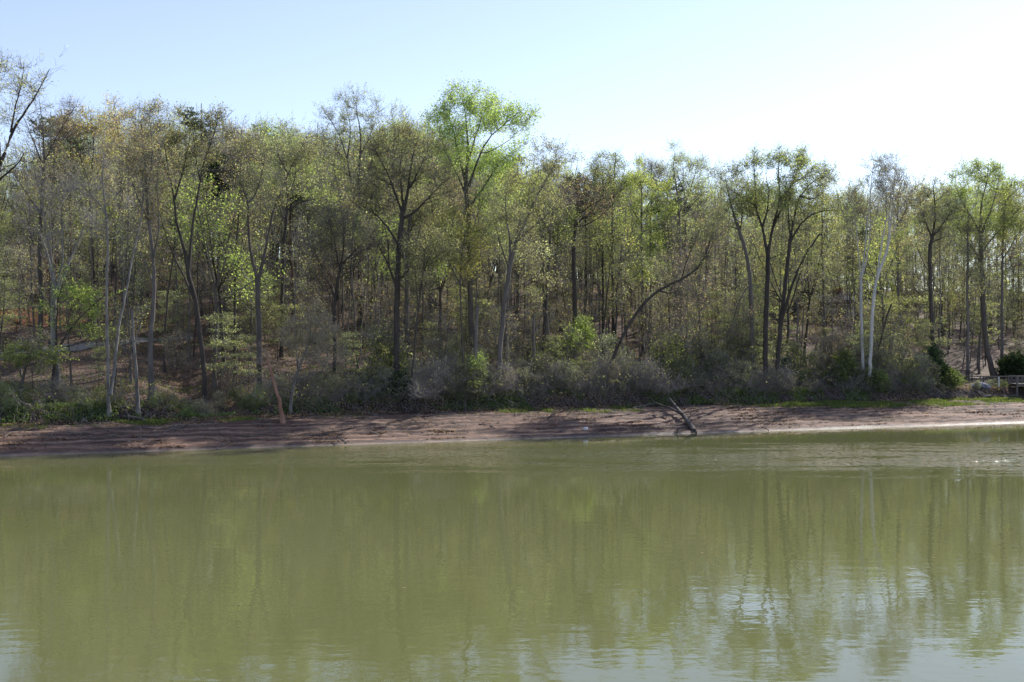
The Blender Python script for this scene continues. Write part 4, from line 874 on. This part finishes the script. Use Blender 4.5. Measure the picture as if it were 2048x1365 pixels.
# ------------------------------------------------------------------ boardwalk, bench, flowers
WOOD = plain_mat("weathered_wood", (.085,.075,.07), (.19,.17,.155), 5, .85, (1,1,.3))
def tbeam(name, a, b, w, h, mat, root):
    a = np.array(a, float); b = np.array(b, float); d = b-a; L = np.linalg.norm(d); m = MB()
    m.box((0,0,0), (L, w, h), mat, ry=0)
    rz = math.atan2(d[1], d[0]); o = m.build(name, root, tuple((a+b)/2), rz); o.rotation_euler = (0, -math.asin(d[2]/L), rz); return o
Dw = D_of(1990, 12.0); A = at(1932, 768, Dw); B = at(2110, 768, Dw-1.5); zd = A[2]
bw = empty("boardwalk", (A[0], A[1], zd)); tag(bw, "weathered wooden boardwalk with railing on posts at the right edge", "boardwalk")
dx = B-A; L = np.linalg.norm(dx[:2]); ux = dx/L; ang = math.atan2(dx[1], dx[0])
def W(u, v, z): return (ux[0]*u-ux[1]*v, ux[1]*u+ux[0]*v, z)
m = MB()
for i in range(int(L/.16)):
    c = W(.08+i*.16, 0, 0); m.box(c, (.14, 1.5, .045), WOOD, rz=ang)
m.build("deck", bw)
for v in (-.72, .72): tbeam("beam", W(0, v, -.115), W(L, v, -.115), .09, .17, WOOD, bw)
for v in (-.72, .72):
    tbeam("handrail", W(.1, v, .62), W(L, v, .62), .09, .05, WOOD, bw)
    tbeam("lower_rail", W(.1, v, .33), W(L, v, .33), .04, .08, WOOD, bw)
    for j in range(7):
        c = W(.15+j*(L-.3)/6, v, 0); g = gz(A[0]+c[0], A[1]+c[1])-zd
        zb = min(g-.15, -.3); mm = MB().box((c[0], c[1], (zb+.6)/2), (.1, .1, .6-zb), WOOD, rz=ang); mm.build("post", bw)
# lower landing in front with tall legs and slatted rail
Dl = D_of(2040, float(t_mud(to_st(*at(2040, 770, 90)[:2])[0]))+.6); A2 = at(2024, 768, Dl); ld = empty("lake_landing", tuple(A2)); tag(ld, "small railed wooden landing on tall thin posts above the grass at the right edge", "landing")
m = MB()
for i in range(22): m.box((.07+i*.15, 0, 0), (.13, 1.9, .045), WOOD)
m.build("deck", ld)
for y in (-.8, .8):
    m = MB().box((1.65, y, -.11), (3.3, .1, .16), WOOD); m.build("beam", ld)
    MB().box((1.65, y, .62), (3.3, .1, .05), WOOD).build("handrail", ld)
    for x in (.06, 1.2, 2.3, 3.24):
        g = gz(A2[0]+x, A2[1]+y)-A2[2]-.2; MB().box((x, y+.004, (g+.58)/2), (.11, .12, .58-g), WOOD).build("post", ld)
    m = MB()
    for i in range(1, 16):
        if i % 5: m.box((i*.215, y-.0, .3), (.04, .04, .52), WOOD)
    m.build("balusters", ld)
p = ray_ground(1998, 777); o = MB().tube([(0,0,-.2),(0.01,0,.4),(0,0,.85)], (.045,.04), WHITE, 8).tube([(0,0,.85),(0,0,.9)], (.055,.02), WHITE, 8).build("marker_post", None, tuple(p)); tag(o, "thin white post standing in front of the boardwalk", "post")
p = ray_ground(2008, 794); o = MB().tube([(0,0,-.2),(.01,0,.4),(-.01,0,.78)], (.03,.025,.02), BARK['pale'], 6).build("marker_stake", None, tuple(p)); tag(o, "thin pale stake rising from the bank below the boardwalk", "stake")
# bench
p = at(1932, 768, D_of(1932, 12.6)); zb = gz(p[0], p[1]); bn = empty("garden_bench", (p[0]-.2, p[1], zb), .2); tag(bn, "dark wooden bench beside the slim trunk near the flower clump", "bench")
m = MB(); [m.box((0, y, .45), (1.5, .11, .035), DARKW) for y in (-.18, -.04, .1)]; m.build("seat", bn)
m = MB(); [m.box((0, .2, z), (1.5, .03, .1), DARKW) for z in (.62, .76, .9)]; m.build("backrest", bn)
for x in (-.65, .65):
    for y, h in ((-.18, .43), (.235, .95)): MB().box((x, y, h/2-.05), (.07, .05, h+.1), DARKW).build("leg", bn)
# flowers: a mound of lilac-white creeping phlox
rs = np.random.RandomState(77); p = ray_ground(1962, 776); n = 1500; a = rs.uniform(0, 6.28, n); q = rs.rand(n)**.5
C = np.stack([p[0]+np.cos(a)*q*.8, p[1]+np.sin(a)*q*.45, 0*a], 1); C[:, 2] = ground(C[:, 0], C[:, 1])+.08+.32*(1-q*q)+rs.normal(size=n)*.03
fl = empty("flower_clump", tuple(p)); tag(fl, "low mound of lilac-white flowers on the bank beside the boardwalk", "flowers")
V, Q = leaves(C-p, .085, .5, rs); MB().add(V, Q, LEAF['flower'], False).build("blossoms", fl)
C[:, 2] -= .07; V, Q = leaves(C-p, .1, .3, rs); MB().add(V, Q, LEAF['shrub'], False).build("foliage", fl)

# ------------------------------------------------------------------ driftwood, logs and branches on the shore
def wood(name, label, cat, lines, bark='grey', t=None, m=7, parts=None, lift=0.0):
    """lines in photo pixels [(pts, w0, w1)]; laid on the ground where they appear"""
    f0 = lines[0][0][0]; p0 = ray_ground(f0[0], max(f0[1], 0)); root = empty(name, tuple(p0)); tag(root, label, cat)
    for i, (pts, w0, w1) in enumerate(lines):
        P = []
        for q in pts:
            if len(q) == 2: g = ray_ground(*q); k = g[1]/F; g = g+[0, 0, (w0+w1)*.25*k+lift]
            else: g = at(q[0], q[1], p0[1]+q[2]); k = g[1]/F
            P.append(g-p0)
        P = smooth_line(P, 14); r = np.linspace(w0*k/2, w1*k/2, 14); P[1:-1] += R.normal(size=(12, 3))*.02
        MB().add(*tubes(P[None], r[None], m), BARK[bark]).build("log" if i == 0 else "branch", root)
    return root
wood("fallen_log", "thick fallen log slanting down the mud to the water right of centre", "log", [([(1388,863,-.05),(1380,849,1.4),(1368,834,3.2),(1352,815,5.6),(1338,797,7.6)],9.5,5.5), ([(1366,829,3.3),(1345,819,4.2),(1330,813,5.0),(1312,807,5.6)],5,3), ([(1374,841,2.2),(1386,829,3.0),(1398,818,4.2)],3,1), ([(1372,842,2.0),(1358,845,1.8),(1350,850,1.2)],2,.8), ([(1388,862,0),(1393,866,-.3)],5,2), ([(1386,860,.1),(1384,867,-.4)],4,1.5)], 'mid', m=9)
wood("driftwood_branch", "long pale branch lying on the grass left of the thick fallen log", "branch", [([(1312,807),(1298,812),(1282,815),(1264,818)],4.5,3),([(1298,811),(1296,805,.3),(1297,801,.4)],1.6,.8)], 'grey')
wood("driftwood_branch", "forked pale branch with one upright prong right of the fallen log", "branch", [([(1509,820,0),(1498,819,0),(1486,825,-.3),(1478,833,-.6)],2.4,1.5),([(1484,826,-.3),(1482,818,-.2),(1480,809,-.1)],2.2,1.8),([(1486,825,-.3),(1483,832,-.7),(1482,838,-.9)],1.6,1),([(1486,826,-.3),(1490,833,-.7),(1488,839,-.9)],1.5,.8)], 'pale')
wood("driftwood_stick", "small forked stick at the waterline left of centre", "stick", [([(692,887,-.5),(686,882,-.3),(680,878,-.1),(674,873,.1)],3.5,2),([(684,881,-.2),(690,880,-.1)],2,1)], 'grey')
wood("driftwood_branch", "pale driftwood branch arching on the grass beneath the boardwalk", "branch", [([(1968,797),(1975,792,.1),(1981,791,.1),(1990,793),(2010,793)],3.2,2),([(2005,793),(2020,796),(2036,797)],2,1.2),([(2012,793),(2030,791,.4),(2044,795)],2,1.2),([(2010,794),(2024,800),(2034,799)],1.5,1)], 'pale')
wood("driftwood_log", "weathered grey log across the creek mouth at left", "log", [([(228,828,.4),(242,832,.2),(262,834,0),(284,838,-.2),(293,844,-.5)],7,3.5),([(282,838,-.2),(300,828,.2),(320,820,.6)],2.5,1),([(240,830,.2),(232,820,.3),(226,817,.4)],3,1.2),([(262,834,0),(272,842,-.5)],2,1)], 'mid')
wood("driftwood_branch", "long thin bleached branch on the mud at far left of the creek mouth", "branch", [([(130,845),(150,841),(175,838),(200,836),(222,832)],2.2,1.2)], 'pale')
wood("driftwood_stump", "small grey root stump on the mud below the creek mouth", "stump", [([(162,848,0),(166,840,.1),(172,838,.3)],7,4),([(166,842,.1),(158,845,0),(150,852,-.3)],2.6,1),([(168,840,.1),(178,845,0),(184,851,-.3)],2.4,1),([(166,840,.1),(165,833,.2)],2,.8)], 'grey')
wood("driftwood_branch", "pale branch lying on the bank edge at the far left", "branch", [([(0,851),(10,848),(22,847),(34,849)],2.4,1.2)], 'pale')
wood("fallen_branch", "thin bare branch arching up from the mud left of centre shore", "branch", [([(446,894,-.3),(440,880,.2),(432,866,.6),(428,858,.8)],2,.9),([(446,892,-.2),(462,886,.1),(478,884,.2)],1.4,.8)], 'mid')
wood("fallen_treetop", "bare white-grey fallen treetop drooping over the bank left of centre", "branch", [([(822,826,.3),(806,818,.9),(790,806,1.3),(770,802,1.4),(752,800,1.3),(742,806,1.1),(738,818,.8)],2.8,1.2),([(742,806,1.1),(740,826,.3)],1.6,.8),([(790,806,1.3),(780,820,.9),(772,829,.3)],1.6,.8),([(770,802,1.4),(764,815,.9),(768,828,.4)],1.4,.7),([(752,800,1.3),(755,818,.8),(748,830,.2)],1.4,.7),([(776,803,1.3),(786,826,.4)],1.3,.7),([(806,818,.9),(815,808,1.0)],1.2,.7)], 'pale')
wood("fallen_branch", "thin white bare branch arching over brush by the tallest tree's foot", "branch", [([(942,776,1.0),(928,766,1.4),(914,758,1.6),(902,750,1.8)],2,1),([(914,758,1.6),(906,762,1.4)],1.2,.6)], 'white')
wood("fallen_branch", "bare branch tangle dropped on the bank right of the Y-forked left tree", "branch", [([(475,830,.2),(462,822,.7),(450,812,1.1),(440,804,1.3)],2,.8),([(462,822,.7),(466,810,1.1)],1.2,.6),([(470,826,.4),(455,828,.4)],1.2,.6)], 'mid')
wood("fallen_branch", "dark fallen branches across the creek bed at left", "branch", [([(250,735,1.0),(262,728,1.2),(280,722,1.6),(296,716,2)],2.6,1.4),([(262,728,1.2),(255,742,.9)],1.5,.8),([(280,722,1.6),(290,732,1.2)],1.4,.8)], 'grey')
wood("dead_root", "dead rooty stub standing at the bank foot below the tallest tree", "stump", [([(930,826,.2),(931,812,.5),(930,798,.7)],4,2.5),([(930,818,.3),(922,826,0)],1.8,.8),([(931,815,.3),(940,826,.1)],1.8,.8)], 'mid')
wood("driftwood_branch", "thin dark branch lying on the mud below the tallest tree", "branch", [([(958,850),(972,851),(986,856),(994,862)],2.4,1.2)], 'dark')
wood("driftwood_stick", "short dark stake poking up at the waterline left of the fallen log", "stick", [([(1355,867,0),(1355,862,.05),(1356,858,.1)],2.6,2.2)], 'dark')
wood("driftwood_branch", "thin broken branches on the mud at lower right beside the shoreline", "branch", [([(1538,862,-.4),(1530,857,-.1),(1520,852,.1)],2,1)], 'mid')
p = ray_ground(1171, 860); o = MB()  # white scrap of debris on the mud, modelled as a rounded lump
rs = np.random.RandomState(3); a = np.linspace(0, 6.283, 9)[:-1]
rk = [(0, .16, -.02), (1, .17, .06), (2, .12, .13), (3, .03, .16)]
V = np.array([[math.cos(t)*r*rs.uniform(.8, 1.25), math.sin(t)*r*.8*rs.uniform(.8, 1.2), z] for _, r, z in rk for t in a]); Qs = [[i*8+j, i*8+(j+1) % 8, i*8+8+(j+1) % 8, i*8+8+j] for i in range(3) for j in range(8)]
o.add(V, np.array(Qs), plain_mat("debris_white", (.5,.5,.5), (.7,.7,.68), 8, .7)); tag(o.build("white_debris", None, tuple(p)), "small whitish stone alone on the mud at centre right", "debris")
# bits of leaf floating on the lake
for px, py, lab in ((480,1211,"pale leaf floating alone on the lake left of centre"),(1404,1108,"pale leaf floating on the lake right of centre"),(1867,1117,"pale leaf floating on the lake near the right edge"),(807,1178,"tiny pale leaf floating near the middle of the lake")):
    D = EYE*F/(py-682.5); x = (px-1024)/F*D; s_ = .035*D/25
    V = np.array([[-s_*1.5,0,0],[-s_*.3,-s_*.6,.01],[s_*1.6,0,.02],[-s_*.2,s_*.6,.012]]); o = MB()
    o.add(np.concatenate([V+[0,0,.012], V+[0,0,.004]]), np.array([[0,1,2,3],[7,6,5,4],[0,4,5,1],[1,5,6,2],[2,6,7,3],[3,7,4,0]]), LEAF['beige'], False)
    tag(o.build("floating_leaf", None, (x, D, .0), rnd.uniform(-.5,.5)), lab, "leaf", "leaves floating on the lake")

# ------------------------------------------------------------------ the wood that carries on beyond the ridge, read as one mass
rs = np.random.RandomState(909); mb = MB(); n = 800
s_ = rs.uniform(-62, 92, n); t_ = rs.uniform(92, 135, n); x_, y_ = to_xy(s_, t_); z_ = ground(x_, y_)
topd = np.interp(1024+x_/y_*F, treeline_x, treeline_y)+rs.uniform(25, 90, n); Hh = np.clip(EYE+(682.5-topd)/F*y_-z_, 7, 24)
u_ = np.linspace(0, 1, 7)[None]
P = np.stack([x_[:, None]+np.cumsum(rs.normal(size=(n, 7)), 1)*.12, y_[:, None]+0*u_, z_[:, None]-.2+u_*Hh[:, None]], -1)
mb.add(*tubes(P, .14*(1-.85*u_)*np.ones((n, 1)), 5), BARK['mid'])
nb = 11000; k = rs.randint(n, size=nb); h = rs.uniform(.03, .95, nb); A = np.stack([x_[k], y_[k], z_[k]+h*Hh[k]], 1); dr = unit(rs.normal(size=(nb, 3))*[1, 1, .4]+[0, 0, .5])*rs.uniform(.8, 2.6, nb)[:, None]
P2, _ = arcs(A, A+dr, 5, np.full(nb, .2), .12, rs); mb.add(*tubes(P2, np.full((nb, 5), .022), 3), TWIG)
kk = rs.randint(nb, size=150000); C = P2[kk, 4]+rs.normal(size=(150000, 3))*.38
for i, (lf, a, b) in enumerate((('green', 0, .35), ('olive', .35, .65), ('yellow', .65, .82), ('pale', .82, 1))):
    mm = (k[kk] % 100 >= a*100) & (k[kk] % 100 < b*100); V, Q = leaves(C[mm], .24, 0, rs); mb.add(V, Q, LEAF[lf], False)
tag(mb.build("distant_woods"), "far wood carrying on beyond the ridge", None, None, 'stuff')

# strandline litter: leaf bits and little sticks left by the falling water
def strand(s, u): return t_mud(s)*np.clip((np.floor(u*9)+.35*((u*9) % 1)**2)/9+.05, 0, 1)
scatter("shore_litter", "leaf bits and small clods along the strandlines of the mud", 26000, strand, .13, LEAF['brown'], .02, 2.5, dens=clusters(.5, .02, 61), lift=.012)
rs = np.random.RandomState(12); n = 420; s0 = rs.uniform(-32, 44, n); t0 = t_mud(s0)*rs.rand(n)**.6; x0, y0 = to_xy(s0, t0); a = rs.uniform(0, 3.14, n); Ls = rs.uniform(.2, 1.1, n); mb = MB()
P = np.stack([x0[:, None]+np.linspace(-.5, .5, 5)*(Ls*np.cos(a))[:, None]+rs.normal(size=(n, 5))*.02, y0[:, None]+np.linspace(-.5, .5, 5)*(Ls*np.sin(a))[:, None]+rs.normal(size=(n, 5))*.02, np.zeros((n, 5))], -1)
P[..., 2] = ground(P[..., 0], P[..., 1])+.03+rs.rand(n, 5)*.05
mb.add(*tubes(P, rs.uniform(.008, .025, n)[:, None]*np.linspace(1, .5, 5)[None], 4), TWIG); tag(mb.build("stick_litter"), "small sticks scattered over the mud", None, None, 'stuff')

# thin stems past the three hundred pole trees built one by one
def thicket(name, label, n, tr, Hr, rr, ntw, twl, nlf, lsz, seed, wx=(-45, 70), lfs=(('olive', .5), ('pale', 1.0)), skip=True):
    rs = np.random.RandomState(seed); mb = MB()
    s_ = rs.uniform(*wx, n); t_ = rs.uniform(*tr, n); x_, y_ = to_xy(s_, t_); px = 1024+x_/y_*F
    ok = ~((px < 420) & (t_ < 36) & (rs.rand(n) < .8)) & ~((px > 1880) & (t_ < 17)) & ~((px > -8) & (px < 50) & (t_ < 44) & (rs.rand(n) < .8))
    x_, y_ = x_[ok], y_[ok]; n = len(x_); z_ = ground(x_, y_)
    top = np.interp(1024+x_/y_*F, treeline_x, treeline_y)+20; Hh = np.minimum(rs.uniform(*Hr, n), np.maximum(EYE+(682.5-top)/F*y_-z_, 4))
    u = np.linspace(0, 1, 8)[None]; ln = rs.normal(size=(n, 2))*.07
    P = np.stack([x_[:, None]+ln[:, :1]*u*Hh[:, None]+np.cumsum(rs.normal(size=(n, 8)), 1)*.05, y_[:, None]+ln[:, 1:]*u*Hh[:, None]+np.cumsum(rs.normal(size=(n, 8)), 1)*.05, z_[:, None]-.15+u*Hh[:, None]], -1)
    r = rs.uniform(*rr, n)[:, None]*(1-.85*u); sp = rs.rand(n)
    for lo, hi, b in ((0, .4, 'mid'), (.4, .75, 'grey'), (.75, .92, 'dark'), (.92, 1.01, 'pale')):
        m = (sp >= lo) & (sp < hi); mb.add(*tubes(P[m], r[m], 5), BARK[b])
    k = rs.randint(n, size=n*ntw); h = rs.uniform(.22, .99, n*ntw); j = h*7; j0 = np.minimum(j.astype(int), 6); f = (j-j0)[:, None]; A = P[k, j0]*(1-f)+P[k, j0+1]*f
    d = unit(rs.normal(size=(len(k), 3))*[1, 1, .35]+[0, 0, .75])*(twl*rs.uniform(.4, 1.3, len(k))*(1.15-.6*h))[:, None]
    P2, _ = arcs(A, A+d, 5, np.full(len(k), .25), .1, rs); mb.add(*tubes(P2, np.full((len(k), 5), 1.)*np.linspace(.017, .007, 5)[None], 3), TWIG)
    k3 = rs.randint(len(k), size=len(k)*3); q = rs.randint(1, 5, size=len(k3)); A = P2[k3, q]; d = unit(rs.normal(size=(len(k3), 3))+unit(P2[k3, 4]-P2[k3, 0])*1.0)*rs.uniform(.25, .8, len(k3))[:, None]
    P3, _ = arcs(A, A+d, 3, np.full(len(k3), .2), .1, rs); mb.add(*tubes(P3, np.full((len(k3), 3), .0065), 3), TWIG)
    i = rs.randint(len(k3), size=nlf); C = P3[i, 2]+rs.normal(size=(nlf, 3))*.12; lo = 0; tree = (k[k3[i]]*.618) % 1
    for lf, hi in lfs: m = (tree >= lo) & (tree < hi); V, Q = leaves(C[m], lsz, 0, rs); mb.add(V, Q, LEAF[lf], False); lo = hi
    tag(mb.build(name), label, None, None, 'stuff')
thicket("pole_thicket", "thicket of countless thin grey stems filling the wooded slope", 620, (16, 95), (7, 15), (.035, .085), 16, 1.7, 60000, .105, 501, lfs=(('olive', .35), ('pale', .6), ('green', .85), ('yellow', 1.0)))
thicket("ridge_thicket", "dense young growth closing the gaps along the ridge", 520, (70, 112), (4, 9), (.03, .06), 16, 2.0, 60000, .15, 502, wx=(-55, 88), lfs=(('olive', .4), ('green', .75), ('pale', 1.0)))
# tangled canes and arching stems of the bank brush, roots and leaves down the eroded face
rs = np.random.RandomState(601); n = 4200; s_ = rs.uniform(-32, 40, n); keep = (vnoise(s_*.25, s_*0+3, 71) > -.28) | (rs.rand(n) < .3); keep &= (s_ > -13) | (rs.rand(n) < .28); keep &= ~((s_ > -18.5) & (s_ < -13.5)); q_ = to_xy(s_, t_mud(s_)+2); keep &= (1024+q_[0]/q_[1]*F < 1900); s_ = s_[keep]; n = len(s_)
t_ = t_mud(s_)+.55+rs.rand(n)**1.6*6; x_, y_ = to_xy(s_, t_); z_ = ground(x_, y_); A = np.stack([x_, y_, z_-.05], 1); Lc = rs.uniform(.7, 3.1, n)*np.where(s_ < -8, .6, 1); a = rs.uniform(0, 6.28, n)
B = A+np.stack([np.cos(a)*Lc*.55, np.sin(a)*Lc*.45-.25, Lc*rs.uniform(.25, .95, n)], 1); P, _ = arcs(A, B, 7, rs.uniform(-.9, .4, n), .07, rs); mb = MB()
mb.add(*tubes(P, rs.uniform(.008, .022, n)[:, None]*np.linspace(1, .35, 7)[None], 3), TWIG)
k = rs.randint(n, size=n*5); A = P[k, rs.randint(2, 7, size=n*5)]; d = unit(rs.normal(size=(n*5, 3))+[0, 0, .2])*rs.uniform(.2, .9, n*5)[:, None]; P2, _ = arcs(A, A+d, 3, np.full(n*5, .1), .1, rs); mb.add(*tubes(P2, np.full((n*5, 3), .006), 3), TWIG)
i = rs.randint(n*5, size=26000); V, Q = leaves(P2[i, 2]+rs.normal(size=(26000, 3))*.1, .085, .2, rs); m_ = np.repeat((k[i] % 10) < 6, 1); 
V = V.reshape(-1, 4, 3)
for cond, lf in ((m_, 'olive'), (~m_, 'shrub')): W_ = V[cond].reshape(-1, 3); mb.add(W_, np.arange(len(W_)).reshape(-1, 4), LEAF[lf], False)
tag(mb.build("brush_tangle"), "tangle of bare arching canes and budding stems along the bank", None, None, 'stuff')
n = 1500; s_ = rs.uniform(-32, 44, n); t_ = t_mud(s_)+rs.uniform(.45, 1.05, n); x_, y_ = to_xy(s_, t_); A = np.stack([x_, y_, ground(x_, y_)+.02], 1); dt = rs.uniform(.3, .9, n); x2, y2 = to_xy(s_+rs.normal(size=n)*.4, t_-dt)
B = np.stack([x2, y2, ground(x2, y2)+rs.uniform(.0, .3, n)], 1); P, _ = arcs(A, B, 5, np.full(n, -.3), .12, rs); mb = MB(); mb.add(*tubes(P, rs.uniform(.006, .02, n)[:, None]*np.linspace(1, .4, 5)[None], 3), TWIG); tag(mb.build("bank_roots"), "thin roots and stems hanging down the eroded bank face", None, None, 'stuff')
scatter("bank_foliage", "small dark leaves and dead leaves clinging to the eroded bank face", 50000, lambda s, u: t_mud(s)+.05+u*1.3, .10, LEAF['shrub'], .26, .2, sx=(-34, 33), dens=clusters(.5, -.12, 81))
scatter("bank_litter", "brown leaf litter lying against the foot of the bank", 30000, lambda s, u: t_mud(s)-.25+u*1.2, .10, LEAF['brown'], .12, .8, sx=(-34, 46), dens=clusters(.6, -.05, 91))
